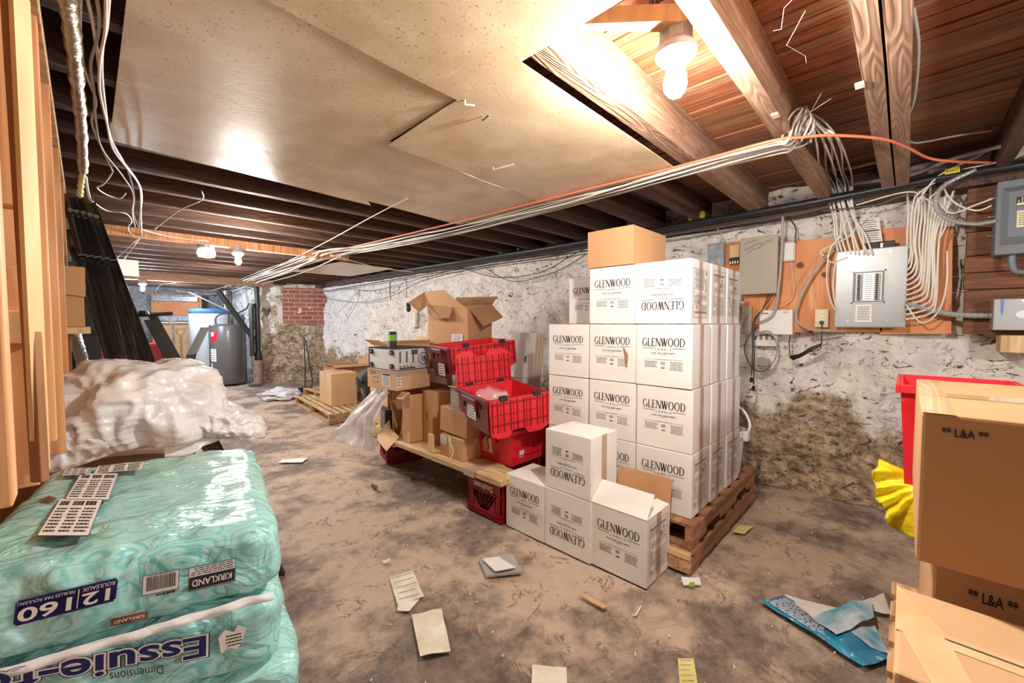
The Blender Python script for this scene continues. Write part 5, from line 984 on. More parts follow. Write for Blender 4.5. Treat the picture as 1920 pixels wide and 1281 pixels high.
# ================================================================ FAR END: TANKS, SHELF, TOTES
t = thing('water_heater', 'dark grey water heater with a red and a white sticker at the far end', 'water heater', (2.10, 10.42, 0))
mb = MB(); mb.lathe([(.0, .03), (.30, .03), (.33, .06), (.33, 1.24), (.315, 1.28), (.0, 1.30)], 40); obj('tank', mb, m_tankg, t, smooth=False)
for p in t.children: p.data.shade_smooth() if hasattr(p.data, 'shade_smooth') else None
def wrap_label(t, r, a0, a1, z0, z1, mat, nm, lines=0):
    mb = MB(); n = 8; vs = []
    for i in range(n+1): a = a0+(a1-a0)*i/n; vs += [(r*math.cos(a), r*math.sin(a), z0), (r*math.cos(a), r*math.sin(a), z1)]
    mb.add(vs, [(2*i, 2*i+2, 2*i+3, 2*i+1) for i in range(n)])
    for k in range(lines):
        z = z0+(z1-z0)*(k+.7)/(lines+.6); vs = []
        for i in range(n+1): a = a0+(a1-a0)*(.1+.8*i/n); vs += [((r+.001)*math.cos(a), (r+.001)*math.sin(a), z), ((r+.001)*math.cos(a), (r+.001)*math.sin(a), z+.012)]
        mb.add(vs, [(2*i, 2*i+2, 2*i+3, 2*i+1) for i in range(n)], 1)
    obj(nm, mb, [mat, m_grey], t)
wrap_label(t, .331, 3.47, 3.95, .93, 1.13, m_red, 'red_sticker'); wrap_label(t, .332, 3.50, 3.72, 1.04, 1.12, m_label, 'sticker_corner'); wrap_label(t, .331, 3.42, 3.85, .52, .78, m_label, 'white_sticker', 5); wrap_label(t, .331, 3.45, 3.55, .35, .48, m_label, 'small_sticker')
mb = MB(); mb.tube([(-.2, .0, 1.28), (-.2, 0, 1.42), (-.1, -.05, 1.50), (.15, -.05, 1.52), (.35, 0, 1.62), (.42, .05, 1.75)], .018, 8, 6); mb.tube([(.05, .1, 1.28), (.05, .1, 2.1)], .014, 8); mb.tube([(.09, .1, 1.6), (.09, .1, 2.0)], .03, 8); obj('water_pipe', mb, m_cabd, t, smooth=True)
t = thing('storage_tank', 'tall white water tank with a blue top band behind the grey heater', 'water tank', (2.03, 11.72, 0))
mb = MB(); mb.lathe([(.0, .08), (.40, .08), (.40, 1.56), (.38, 1.62), (.0, 1.64)], 40); obj('tank', mb, m_tankw, t); mb = MB(); mb.lathe([(.402, 1.53), (.402, 1.61), (.385, 1.635), (.3, 1.645)], 40); obj('blue_band', mb, m_blue, t)
mb = MB(); mb.lathe([(.3, 0), (.36, 0), (.36, .08), (.3, .08)], 24); obj('base', mb, m_clay, t)
for p in t.children: p.data.shade_smooth()
t = thing('drain_stack', 'vertical black drain stack ending in a clay pipe beside the grey heater', 'pipe', (2.54, 9.95, 0))
mb = MB(); mb.lathe([(.05, .52), (.05, 2.2)], 16); mb.lathe([(.07, .50), (.07, .66), (.055, .70)], 16); mb.lathe([(.06, 1.62), (.06, 1.72)], 16) ; obj('black_pipe', mb, m_pipe, t, smooth=False)
mb = MB(); mb.lathe([(.085, 0), (.085, .42), (.095, .44), (.095, .52), (.07, .52)], 16); obj('clay_base', mb, m_clay, t)
mb = MB(); mb.tube([(-.12, -.05, .62), (-.12, -.05, 1.1), (-.12, -.05, 1.62), (-.10, -.05, 1.72)], .045, 12); obj('second_pipe', mb, m_pipe, t)
mb = MB(); mb.tube([(-.06, -.02, .95), (-.22, -.02, 1.2), (-.68, -.05, 1.95)], .05, 12); obj('branch_pipe', mb, m_pipe, t)
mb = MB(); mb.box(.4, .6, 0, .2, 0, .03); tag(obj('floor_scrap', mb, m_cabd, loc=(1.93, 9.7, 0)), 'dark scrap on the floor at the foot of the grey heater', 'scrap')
c = Z(459, 605, 1.3); t = None
mb2 = MB(); mb2.tube([(2.50, 11.3, 1.40), (2.42, 11.3, 1.40)], .17, 16); tag(obj('flue_cap', mb2, m_clay), 'round brown flue cap on the white wall above the grey heater', 'cap')
# plywood service board with white shelves at the end wall
t = thing('service_board', 'plywood board with two pale shelves of fittings on the end wall', 'board', (1.12, 12.9, 0), -.35)
mb = MB(); mb.box(-.02, .95, 0, .04, .005, 2.0); obj('backboard', mb, m_stud, t)
mb = MB(); mb.box(.03, .90, -.02, .0, .42, 1.26); obj('lower_panel', mb, m_kraft_l, t)
mb = MB(); mb.box(.03, .90, -.02, .0, 1.50, 1.80); obj('upper_panel', mb, m_plyo, t)
for z in (1.36, 1.83):
    mb = MB(); mb.box(.03, .90, -.12, .0, z, z+.13); obj('pale_tray', mb, m_silver, t, bevel=.01)
mb = MB(); mb.box(.0, .95, -.10, .0, 1.31, 1.34); obj('shelf', mb, m_label, t)
t = thing('shovel', 'long-handled shovel standing against the plywood service board', 'shovel', (1.36, 11.7, 0))
mb = MB(); mb.tube([(0, 0, .05), (-.01, .02, 1.26)], .022, 8); mb.tube([(-.07, .02, 1.36), (-.06, .02, 1.28), (-.01, .02, 1.24), (.04, .02, 1.28), (.05, .02, 1.36), (-.07, .02, 1.36)], .014, 8); obj('handle', mb, m_clay, t); mb = MB(); mb.slab([(-.14, 0, 0), (.14, 0, 0), (.14, .03, .3), (-.14, .03, .3)], .01); obj('blade', mb, m_char, t)
for k in range(3):
    for c_, (x, y) in enumerate(((-.42, 8.3), (.38, 8.9))):
        mb = MB(); tote('far red tote, %s of the %s stack behind the black rails' % (['bottom', 'middle', 'top'][k], ['left', 'right'][c_]), (x, y, .328*k), 0, .60, .5, .32, lids=(0, 0), body=m_crate, lidm=m_crate, group='far stacked totes')
# ================================================================ LEFT: RAILS, DUCT, BOXES
def rail(top, bot, w, d, label, mat=m_black, bolts=True, grp=None, hooks=True):
    top, bot = Vector(top), Vector(bot); ax = (top-bot).normalized(); L = (top-bot).length; sd = Vector((ax.z, 0, -ax.x)).normalized(); fr = sd.cross(ax)
    t = thing('steel_rail', label, 'rail', bot, group=grp); 
    t.rotation_euler = Matrix((sd, ax.cross(sd), ax)).transposed().to_euler(); t.location = bot
    mb = MB(); mb.box(0, w, 0, .006, 0, L); mb.box(0, .006, 0, d, 0, L); mb.box(w-.008, w, -.008, d, 0, L); obj('channel', mb, mat, t, bevel=.006)
    mb = MB(); mb.box(w*.25, w*.32, -.004, 0, 0, L); mb.box(w*.68, w*.75, -.004, 0, 0, L); obj('pressed_rib', mb, mat, t, bevel=.0015)
    if bolts: mb = MB(); mb.tube([(w*.5, -.006, L-.10), (w*.5, -.022, L-.10)], w*.28, 10); obj('bolt', mb, m_steel, t)
    if hooks:
        for z in (L*.82, L*.42): mb = MB(); mb.box(w*.05, w*.95, -.016, -.003, z, z+.014); mb.tube([(w*.1, -.01, z+.03), (w*.9, -.01, z+.03)], .007, 6); obj('catch', mb, mat, t)
    return t
tops = [(114, 366), (125, 369), (137, 372), (149, 376), (160, 380)]; bots = [(209, 715), (227, 712), (246, 708), (264, 704), (281, 700)]
for k in range(5):
    a = Y(*tops[k], 3.25); b = Y(*bots[k], 2.85-.0*k); d_ = (a-b); s = (b.z-.0)/d_.z; b = b-d_*s
    rail(a, b, .040, .05, ['leftmost black steel rail of the bundle leaning on the joists', 'second black steel rail from the left in the leaning bundle', 'middle black steel rail of the leaning bundle', 'fourth black steel rail from the left in the leaning bundle', 'rightmost black steel rail of the leaning bundle'][k], grp='black steel rails leaning in a bundle')
for k in range(2):
    a = Y(116+k*8, 430, 3.5); b = Y(205+k*25, 700, 3.2); d_ = a-b; b = b-d_*(b.z/d_.z); rail(a, b, .05, .05, ['lower black rail behind the left edge of the bundle', 'second lower black rail tucked behind the bundle'][k], bolts=False, hooks=False)
def angle_bar(pts, w, label, mat=m_char):
    mb = MB(); P = [Vector(p) for p in pts]
    for p, q in zip(P, P[1:]): mb.slab([p, p+Vector((w, 0, 0)), q+Vector((w, 0, 0)), q], .01); mb.slab([p+Vector((w, 0, 0)), p+Vector((w, .05, 0)), q+Vector((w, .05, 0)), q+Vector((w, 0, 0))], .006)
    return tag(obj('angle_bar', mb, mat), label, 'metal bar')
angle_bar([Y(276, 588, 3.6), Y(352, 725, 3.3), Y(380, 800, 3.2)], .045, 'dark angle iron leaning right of the rails with a slotted end')
angle_bar([Y(270, 600, 3.5), Y(336, 722, 3.2)], .04, 'second dark angle iron just behind the first, ending under the plastic')
angle_bar([Y(376, 614, 4.2), Y(350, 665, 4.0), Y(342, 700, 4.0), Y(346, 780, 4.0), Y(350, 945, 4.0)], .06, 'bent dark iron bar crooked towards the white tank')
mb = MB(); a = Y(248, 592, 3.4); b = Y(322, 588, 3.5); mb.tube([a, b], .012, 8); mb.lathe([(.02, 0), (.03, .01), (.02, .03)], 10, a+Vector((.05, -.02, 0))); tag(obj('cross_clamp', mb, m_cabk), 'black clamp bar joining the rails and the angle iron', 'clamp')
t = thing('duct_hose', 'silver insulated hose hanging down behind the left stud wall', 'hose')
mb = MB(); mb.tube([Y(137, 585, 3.4), Y(140, 625, 3.35), Y(152, 670, 3.3), Y(165, 720, 3.3), Y(178, 800, 3.25), Y(182, 840, 3.25)], .027, 14, 8, rf=lambda i, n: 1+.05*math.sin(i*2.5)); obj('hose', mb, m_duct, t, smooth=True)
def face_box(name, label, cat, u0, v0, u1, v1, y, dep, mat, rz=0, bevel=.003):
    a = Y(u0, v1, y); b = Y(u1, v0, y); mb = MB(); mb.box(0, (b-a).x, 0, dep, 0, b.z-a.z); return tag(obj(name, mb, mat, bevel=bevel, loc=a), label, cat)
t = thing('cardboard_box', 'brown box projecting from the far side of the left studs, in two halves', 'cardboard box', Y(100, 613, 3.0))
w = (Y(160, 600, 3.0)-Y(100, 600, 3.0)).x; h = Y(100, 497, 3.0).z-Y(100, 613, 3.0).z; mb = MB(); mb.box(0, w, 0, .25, 0, h*.57); mb.box(0, w+.006, -.006, .25, h*.57, h); obj('body', mb, m_kraft, t, bevel=.003)
mb = MB(); mb.slab([(0, -.012, h*.55), (w+.006, -.012, h*.5), (w+.008, -.012, h*.98), (0, -.012, h)], .004); obj('flap', mb, m_kraft, t)
z0 = Y(100, 613, 3.0).z; mb = MB(); mb.box(-.22, .02, 3.0, 3.3, z0-.035, z0-.002); struct('wall_shelf', mb, m_stud2)
mb = MB(); mb.box(.0, .03, 0, .02, 0, 1.45); tag(obj('slim_post', mb, m_kraft_d, loc=(-.045, 3.45, 0)), 'slim dark post behind the projecting brown box', 'post')
face_box('dark_board', 'dark panel standing behind the silver hose', 'panel', 122, 612, 140, 992, 3.7, .04, m_blackm)
t = thing('yellow_labelled_case', 'dark case with a slanted yellow and white label behind the black rails', 'case', Y(124, 490, 3.9)); mb = MB(); mb.box(0, .16, 0, .1, 0, .28); obj('body', mb, m_dgrey, t)
mb = MB(); mb.add([(.02, -.002, .02), (.11, -.002, .0), (.12, -.002, .11), (.03, -.002, .16)], [(0, 1, 2, 3)]); obj('white_label', mb, m_label, t); mb = MB(); mb.add([(.02, -.004, .12), (.05, -.004, .03), (.08, -.004, .03), (.06, -.004, .14)], [(0, 1, 2, 3)]); obj('yellow_label', mb, m_yel, t)
c0 = Y(124, 490, 3.9); mb = MB(); mb.box(-.05, .14, 0, .35, 0, c0.z-.003); tag(obj('dark_crate', mb, m_blackm, loc=(c0.x, 3.88, 0)), 'tall dark crate carrying the yellow labelled case', 'crate')
# foreground rolls of household towels
YW = .26; WX = Vector((math.cos(-YW), math.sin(-YW), 0)); WY = Vector((-WX.y, WX.x, 0))
def pack(name, label, z0, z1, w, d, org, r=.042, seed=0, amp=.009):
    t = thing(name, label, 'paper towel pack', org, -YW, 'shrink-wrapped towel packs in the near left stack')
    bm = bmesh.new(); bmesh.ops.create_grid(bm, x_segments=1, y_segments=1, size=1); bm.clear()
    mb = MB(); Hz = z1-z0; N1, N2, N3 = 60, 44, 16; idx = {}; vs = []; fs = []
    def key(i, j, k):
        q = (i, j, k)
        if q not in idx:
            p = Vector((-w+w*i/N1, d*j/N2, Hz*k/N3)); c = Vector((-w/2, d/2, Hz/2)); hf = Vector((w/2, d/2, Hz/2)); l = p-c
            inn = Vector([max(-(hf[a]-r), min(hf[a]-r, l[a])) for a in range(3)]); dd = l-inn; nn = dd.normalized() if dd.length > 1e-9 else Vector((0, 0, 0))
            if dd.length > 1e-9: l = inn+nn*r*min(1, dd.length/(r*.9999))
            g = p*1.0+Vector((seed, seed, 0)); n_ = -abs(noise.noise(Vector((g.x*16, g.y*6, g.z*5))))*amp*1.6*(1 if p.y < .03 or p.x > -.03 else .35)+noise.noise(g*9)*amp+noise.noise(g*22)*amp*.45+noise.noise(Vector((g.x*6, g.y*30, g.z*8)))*amp*.4
            if p.y < 1e-6 or p.x > -1e-6: n_ += .007*abs(math.sin(p.x/.125*PI)) if p.y < 1e-6 else .0
            l += nn*n_ if dd.length > 1e-9 else Vector((0, 0, 0)); l = l+c; l.x -= .085*l.y; idx[q] = len(vs); vs.append(l)
        return idx[q]
    for i in range(N1):
        for j in range(N2): fs.append((key(i, j, N3), key(i+1, j, N3), key(i+1, j+1, N3), key(i, j+1, N3))); fs.append((key(i, j, 0), key(i, j+1, 0), key(i+1, j+1, 0), key(i+1, j, 0)))
    for i in range(N1):
        for k in range(N3): fs.append((key(i, 0, k), key(i+1, 0, k), key(i+1, 0, k+1), key(i, 0, k+1))); fs.append((key(i, N2, k), key(i, N2, k+1), key(i+1, N2, k+1), key(i+1, N2, k)))
    for j in range(N2):
        for k in range(N3): fs.append((key(0, j, k), key(0, j, k+1), key(0, j+1, k+1), key(0, j+1, k))); fs.append((key(N1, j, k), key(N1, j+1, k), key(N1, j+1, k+1), key(N1, j, k+1)))
    mb.add(vs, fs); bm.free(); obj('wrapping', mb, m_towel, t, smooth=True); return t
org = Vector((.278, .945, 0))
Ztop = .885; packs = []
t1 = pack('towel_pack', 'topmost teal wrapped paper towel pack in the near left stack', .735, Ztop, .50, .68, org+U0*.735, seed=1)
t2 = pack('towel_pack', 'teal wrapped towel pack second from the top, lettered Essuie-tout', .575, .735, .50, .66, org+U0*.575+WX*.0, seed=4)
t3 = pack('towel_pack', 'third teal wrapped towel pack from the top, bulging out to the right', .37, .575, .50, .66, org+U0*.37+WX*.035-WY*.01, seed=7)
t4 = pack('towel_pack', 'bottom group of teal wrapped towel packs under the others', .0, .37, .50, .66, org+U0*.0+WX*.04, seed=9)
for tt, z0 in ((t1, .735), (t2, .575)):       # clear seam hanging between the packs
    pass
mb = MB(); vs = []; n = 60
for i in range(n+1):
    x = -.02-.46*i/n; y = -.004-.01*abs(noise.noise(Vector((x*14, 0, 0)))); 
    for j, (dy, z) in enumerate(((-.003, .007), (-.010, .002), (-.013+.004*math.sin(x*90), -.004), (-.006, -.010))): vs.append((x, y+dy, z+.004*noise.noise(Vector((x*20, j, 0)))))
mb.add(vs, [(i*4+j, i*4+j+1, (i+1)*4+j+1, (i+1)*4+j) for i in range(n) for j in range(3)]); obj('clear_seam', mb, m_sheet, t1, smooth=True)
def fpl(u, v, off=.011): q = PLN(u, v, org-WY*(off-.002), WY); return q     # point on the packs' front
def tloc(t, P): return Matrix.Rotation(YW, 4, 'Z') @ (P-t.location)
def fdec(t, TL, TR, BL, off=.011):
    a, b, c = (tloc(t, fpl(*q, off)) for q in (TL, TR, BL)); return c, (b-a), (a-c)      # origin bottom-left, right, up as seen
def rdec(t, name, TL, TR, BL, fn, mats, off=.011):     # artwork printed upside down: origin at the seen top right corner
    c, R, U = fdec(t, TL, TR, BL, off); O = c+R+U; mb = MB(); fn(mb, O, -R, -U, Vector((0, -.0006, 0))); obj(name, mb, mats, t)
def f12(mb, O, R, U, e):
    mb.rect(O, R, U, .02, .98, 0, 1, 0); mb.rect(O, R, U, 0, 1, .08, .92, 0); O = O+e
    mb.text('12', O, R, U, .07, .36, .36, .88, 1, .02); mb.text('ROULEAUX', O, R, U, .03, .36, .10, .27, 1); mb.rect(O, R, U, .395, .405, .1, .9, 1)
    mb.text('160', O, R, U, .46, .97, .34, .90, 1, .02); mb.text('FEUILLES PAR ROULEAU', O, R, U, .44, .98, .10, .22, 1)
rdec(t1, 'count_plaque', (30, 1128), (222, 1083), (24, 1176), f12, [m_inkb, m_label], .012)
def fbar(mb, O, R, U, e):
    mb.rect(O, R, U, 0, 1, 0, 1, 0); mb.frame(O+e, R, U, 0, 1, 0, 1, .015, .03, 1); x = .1
    while x < .9: w = random.choice([.008, .012, .02]); mb.rect(O+e, R, U, x, x+w, .12, .82, 1); x += w+random.choice([.01, .016])
    mb.lines(O+e, R, U, .1, .9, .04, .1, 1, 1); mb.lines(O+e, R, U, .05, .7, 1.03, 1.15, 1, 1, .8)
rdec(t1, 'barcode_label', (268, 1080), (337, 1067), (266, 1118), fbar, [m_label, m_ink], .013)
def fk(mb, O, R, U, e):
    mb.rect(O, R, U, 0, 1, 0, 1, 0); mb.rect(O+e, R, U, .02, .98, .42, .95, 1); mb.text('KIRKLAND', O+e*2, R, U, .08, .92, .55, .82, 0, .015); mb.lines(O+e, R, U, .03, .97, .05, .38, 4, 1, .4); mb.frame(O+e, R, U, 0, 1, 0, 1, .012, .03, 1)
rdec(t1, 'brand_label', (354, 1065), (443, 1046), (352, 1111), fk, [m_label, m_ink], .014)
def fk2(mb, O, R, U, e): mb.rect(O, R, U, 0, 1, .3, 1, 0); mb.text('KIRKLAND', O+e, R, U, .1, .9, .5, .8, 1, .01); mb.lines(O+e, R, U, .03, .97, .02, .26, 2, 1, .3)
rdec(t1, 'small_brand_label', (206, 1156), (277, 1140), (207, 1176), fk2, [m_old, m_label], .0135)
def fes(mb, O, R, U, e):
    for k, (bd, mi) in enumerate(((.075, 2), (.055, 1), (.02, 0))):
        dx = (.016, .010, 0)[k]; dy = (.10, .06, 0)[k]; mb.text('Essuie-tout', O+e*k, R, U, 0-dx, 1+dx, .0-dy, 1+dy, mi, bd)
rdec(t2, 'large_lettering', (-195, 1296), (387, 1190), (-195, 1348), fes, [m_inkb, m_label, m_ink], .016)
def fdm(mb, O, R, U, e): mb.text('Dimensions', O, R, U, 0, 1, 0, 1, 0, .0)
rdec(t3, 'small_lettering', (205, 1262), (305, 1247), (207, 1279), fdm, [m_ink], .022)
def frb(mb, O, R, U, e):
    mb.add([O+R*a+U*b for a, b in ((0, .2), (.3, .0), (.45, .25), (.75, .1), (1, .35), (.95, 1), (.7, .8), (.4, .95), (.2, .7))], [list(range(9))], 0); mb.lines(O+e, R, U, .2, .8, .3, .8, 4, 1, .4)
rdec(t2, 'ribbon_mark', (408, 1180), (462, 1168), (412, 1228), frb, [m_label, m_ink], .016)
def topd(t, TL, TR, BL, TL2, fn, mats, nm):
    P = lambda q: tloc(t, Z(*q, Ztop+.012)); a, b, c = P(TL), P(TR), P(BL); mb = MB(); fn(mb, c, b-a, a-c, Vector((0, 0, .0006))); obj(nm, mb, mats, t)
def fw(mb, O, R, U, e):
    mb.rect(O-e, R, U, -.01, 1.01, -.02, 1.02, 1); mb.rect(O, R, U, 0, 1, 0, 1, 0); O = O+e
    for s0, s1 in ((.05, .30), (.36, .62), (.66, .95)): mb.lines(O, R, U, s0, s1, .06, .74, 8, 1, .45, .02); mb.lines(O, R, U, s0, s1, .8, .93, 1, 1, 1, .02)
    
topd(t1, (113, 936), (192, 936), (70, 1004), None, fw, [m_label, m_ink], 'warning_label')
topd(t1, (152, 888), (221, 888), (122, 937), None, fw, [m_label, m_ink], 'warning_label')
topd(t1, (124, 879), (167, 877), (116, 892), None, fw, [m_label, m_grey], 'small_label'); topd(t1, (184, 874), (270, 867), (176, 888), None, fw, [m_label, m_ink], 'small_label')
mb = MB(); P = [tloc(t1, Z(u, v, Ztop+.012)) for u, v in ((70, 938), (92, 930), (108, 934), (100, 941))]; mb.add(P, [(0, 1, 2, 3)]); obj('triangle_mark', mb, m_old, t1)
# plastic bag on a box behind the packs
c = Vector((.26, 2.28, .60)); t = thing('cardboard_box', 'large brown box on the floor carrying the crumpled cloudy bag', 'cardboard box', (-.10, 1.80, 0), 0)
mb = MB(); mb.box(0, .33, 0, .65, 0, .80); obj('body', mb, m_kraft, t, bevel=.004); mb = MB(); mb.slab([(.0, -.004, .66), (.33, -.004, .75), (.33, -.004, .80), (0, -.004, .80)], .004); obj('flap', mb, m_kraft_d, t)
def baggy(label, c, s, seed, rz=0, tilt=0, amp=.2):
    bm = bmesh.new(); bmesh.ops.create_icosphere(bm, subdivisions=6, radius=1); mb = MB(); vs = []
    for v in bm.verts:
        p = v.co.copy(); q = Vector((p.x*1.1, p.y, p.z))+Vector((seed, 0, 0)); r = 1+amp*(noise.noise(q*1.6)*1.0)-.17*abs(noise.noise(Vector((q.x*4, q.y*3, q.z*1.5))))-.045*abs(noise.noise(Vector((q.x*3, q.y*4, q.z*10))))+.008*noise.noise(q*22)
        p = p*r; p.x += .10*math.sin(p.y*3+seed)
        if p.z < -.55: p.z = -.55+(p.z+.55)*.25
        vs.append(Vector((p.x*s[0], p.y*s[1], p.z*s[2])))
    mb.add(vs, [[v.index for v in f_.verts] for f_ in bm.faces]); bm.free(); return mb
t = thing('plastic_bag', 'big crumpled cloudy white plastic bag slumped on the brown box', 'plastic bag', (.135, 2.10, .972))
obj('bag', baggy('', None, (.285, .25, .20), 3), m_bag, t, smooth=True)
mb = baggy('', None, (.15, .14, .075), 8); o = obj('gathered_neck', mb, m_bag, t, smooth=True, loc=(.24, -.10, -.07)); o.rotation_euler = (0, .35, -.3)
mb = baggy('', None, (.12, .13, .09), 12); o = obj('gathered_corner', mb, m_bag, t, smooth=True, loc=(-.14, -.08, -.07)); o.rotation_euler = (0, -.3, .2)
mb = MB(); vs = []; n = 16
for j in range(n+1):
    for i in range(n+1):
        s, q = i/n, j/n; w = noise.noise(Vector((s*4, q*4, 2)))*.02; p = Vector((.05+.30*s, -.16-.03*q+w, -.09-.08*q*(1-s*.8)+.02*s)); vs.append(p+Vector((0, w, w)))
mb.add(vs, [(j*(n+1)+i, j*(n+1)+i+1, (j+1)*(n+1)+i+1, (j+1)*(n+1)+i) for j in range(n) for i in range(n)]); obj('loose_flap', mb, m_bag, t, smooth=True)
# black ends of a folded frame below the bag
for k, (q, e) in enumerate((((378, 820), (505, 1000)), ((398, 820), (527, 1074)))):
    a = Y(q[0], q[1], 2.2); b = Z(e[0], e[1], .0); w = .03+.02*k; mb = MB()
    mb.slab([b-RT*w/2, b+RT*w/2, a+RT*w/2, a-RT*w/2], .02); tag(obj('frame_strut', mb, m_black, bevel=.002), ['narrow black metal bar leaning under the cloudy bag', 'wider black metal bar under the cloudy bag, its foot right of the towel packs'][k], 'metal bar')
# ================================================================ RIGHT FOREGROUND: BROWN CARTONS ON PALLETS
def la_box(label, x0, y1, z0, D, Wd, Hh, txt, rz=0):
    t = thing('large_carton', label, 'cardboard box', (x0, y1, z0), rz); mb = MB(); mb.box(0, D, -Wd, 0, 0, Hh); obj('body', mb, m_kraft, t, bevel=.006)
    mb = MB(); mb.rect((0, 0, Hh+.0006), (D, 0, 0), (0, -Wd, 0), 0, 1, 0, .07); mb.rect((0, .0006, 0), (D, 0, 0), U0*Hh, 0, 1, 0, 1) if 0 else None
    mb.rect((-.0006, 0, Hh-.05), (0, -Wd, 0), (0, 0, .05), 0, 1, 0, 1) if 0 else None
    mb.rect((0, 0, Hh+.0008), (D, 0, 0), (0, -Wd, 0), .40, .52, 0, 1); obj('tape_strip', mb, m_tapey, t)
    if txt:
        s0, s1, t0, t1 = txt; mb = MB(); mb.text('** L&A **', (-.0012, 0, 0), (0, -Wd, 0), U0*Hh, s0, s1, t0, t1, 0, .015); obj('lettering', mb, m_ink, t)
    return t
def yz(u, v, x): p = X(u, v, x); return p
p = X(1728, 773, 1.05); q = X(1728, 1055, 1.05); Hh = p.z-q.z; Wd = .62
ta = X(1765, 815, 1.05); tb_ = X(1855, 806, 1.05)
s0 = (p.y-ta.y)/Wd; s1 = (p.y-tb_.y)/Wd; t0 = (X(1800, 821, 1.05).z-q.z)/Hh; t1_ = (X(1800, 804, 1.05).z-q.z)/Hh
la_box('large brown carton lettered L&A, upper one of the right foreground stack', 1.05, p.y, q.z, .62, Wd, Hh, (s0, s1, t0, t1_))
x2 = 1.10; p2 = X(1748, 1060, x2); tz0, tz1 = X(1830, 1128, x2).z, X(1830, 1106, x2).z; zb = .46; H2 = q.z-.004-zb
sa, sb = X(1815, 1112, x2), X(1910, 1132, x2)
la_box('second brown carton lettered L&A, directly under the upper one', x2, p2.y, zb, .60, Wd, H2, ((p2.y-sa.y)/Wd, (p2.y-sb.y)/Wd, (tz0-zb)/H2, (tz1-zb)/H2))
pa = Z(1680, 1130, .80); pb = Z(1920, 1172, .80)
t = thing('large_carton', 'nearest brown carton with peeling tape across its lid, bottom right corner', 'cardboard box', (.76, .0, .46)); mb = MB(); mb.box(0, .26, -.55, .0, 0, .36); obj('body', mb, m_kraft_l, t, bevel=.006)
mb = MB(); mb.add([(.26, 0, .3612), (.15, -.055, .3612), (.0, -.085, .3612), (-.002, -.04, .3612), (.1, -.01, .3612), (.2, .0, .3612)], [(0, 1, 2, 3, 4, 5)]); mb.rect((0, 0, .3608), (.26, 0, 0), (0, -.55, 0), .42, .56, 0, 1); obj('tape_strip', mb, m_tapey, t)
mb = MB(); mb.box(-.001, .261, -.55, -.0, .3595, .3613) if 0 else mb.rect((0, 0, .3616), (.26, 0, 0), (0, -.55, 0), .50, .512, .1, 1); obj('lid_gap', mb, m_cabd, t)
for k in range(4):
    pallet('%s pallet of the pile under the brown foreground cartons' % ['bottom', 'second', 'third', 'top'][k], (.66+.012*(k % 2), -1.02+.0, .113*k), 1.15, 1.02+.006*(k % 2), .112, m_pal_p, m_pal_p, 9, nt=False)
# red tote and yellow bag behind them
t = tote('red tote standing on end behind the large brown cartons at right', (2.05, -.30, .60), 0, .4, .30, .37, lids=(0, 0), body=m_red, lidm=m_red)
t.location = (2.0, -.288, .715); t.rotation_euler = (0, 0, 0)
kraft_box('cardboard_box', 'brown box under the red tote behind the foreground cartons', (1.95, -.5, 0), .5, .46, .755, 0, m_pal, seam=False) if 0 else None
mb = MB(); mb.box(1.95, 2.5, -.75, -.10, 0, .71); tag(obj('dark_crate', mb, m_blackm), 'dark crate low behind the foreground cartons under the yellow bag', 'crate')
mb = MB(); vs = []; na, nb = 56, 14
for j in range(nb+1):
    for i in range(na+1):
        a = i/na; r = j/nb; th = -.55+2.5*a; zig = abs(((a+.06*math.sin(a*9))*6.3+.5*r) % 1-.5)*2; R0 = .055+.15*r*(1+.18*noise.noise(Vector((a*9, 2, 0))))
        vs.append((2.05-.05*math.sin(a*PI)+.045*zig*r-.02*r, -.075+R0*math.sin(th)*.72+.01*noise.noise(Vector((a*12, r*4, 1))), .735-R0*math.cos(th)*1.0*.95-.02*zig*r))
mb.add(vs, [(j*(na+1)+i, j*(na+1)+i+1, (j+1)*(na+1)+i+1, (j+1)*(na+1)+i) for j in range(nb) for i in range(na)])
o = obj('yellow_bag', mb, m_yelbag, smooth=True); tag(o, 'bright yellow crumpled bag hanging out below the red tote at right', 'bag'); q_ = o.modifiers.new('sol', 'SOLIDIFY'); q_.thickness = .004
# ================================================================ LITTER ON THE FLOOR
def flat(name, label, cat, px, mat, th=.002, curl=.006, lines=0, mats=None, z=.004):
    P = [Z(u, v, z) for u, v in px]; mb = MB(); n = 8; vs = []
    for j in range(n+1):
        for i in range(n+1):
            s, q = i/n, j/n; p = (P[0]*(1-s)+P[1]*s)*(1-q)+(P[3]*(1-s)+P[2]*s)*q; vs.append(p+U0*(z+curl*(.5+noise.noise(p*14))+th))
    k = (n+1)**2; vs += [v-U0*th for v in vs]
    for j in range(n):
        for i in range(n): a = j*(n+1)+i; mb.f += [(a, a+n+1, a+n+2, a+1), (a+k, a+1+k, a+n+2+k, a+n+1+k)]; mb.m += [0, 0]
    e = [j*(n+1) for j in range(n+1)]+[n*(n+1)+i for i in range(1, n+1)]+[j*(n+1)+n for j in range(n-1, -1, -1)]+[i for i in range(n-1, 0, -1)]
    for i in range(len(e)): a, b = e[i], e[(i+1) % len(e)]; mb.f.append((a, b, b+k, a+k)); mb.m.append(0)
    mb.v = [tuple(v) for v in vs]
    for q in range(lines):
        a = P[0]*(1-.06)+P[1]*.06; tt = .1+.8*q/max(lines-1, 1); O = (P[0]*(1-tt)+P[3]*tt)+U0*(z+curl+th+.001); R = (P[1]*(1-tt)+P[2]*tt)-(P[0]*(1-tt)+P[3]*tt); mb.lines(O, R, (P[0]-P[3])*.02, .08, .92, 0, 1, 1, 1, .9)
    return tag(obj(name, mb, mats or [mat, m_grey]), label, cat)
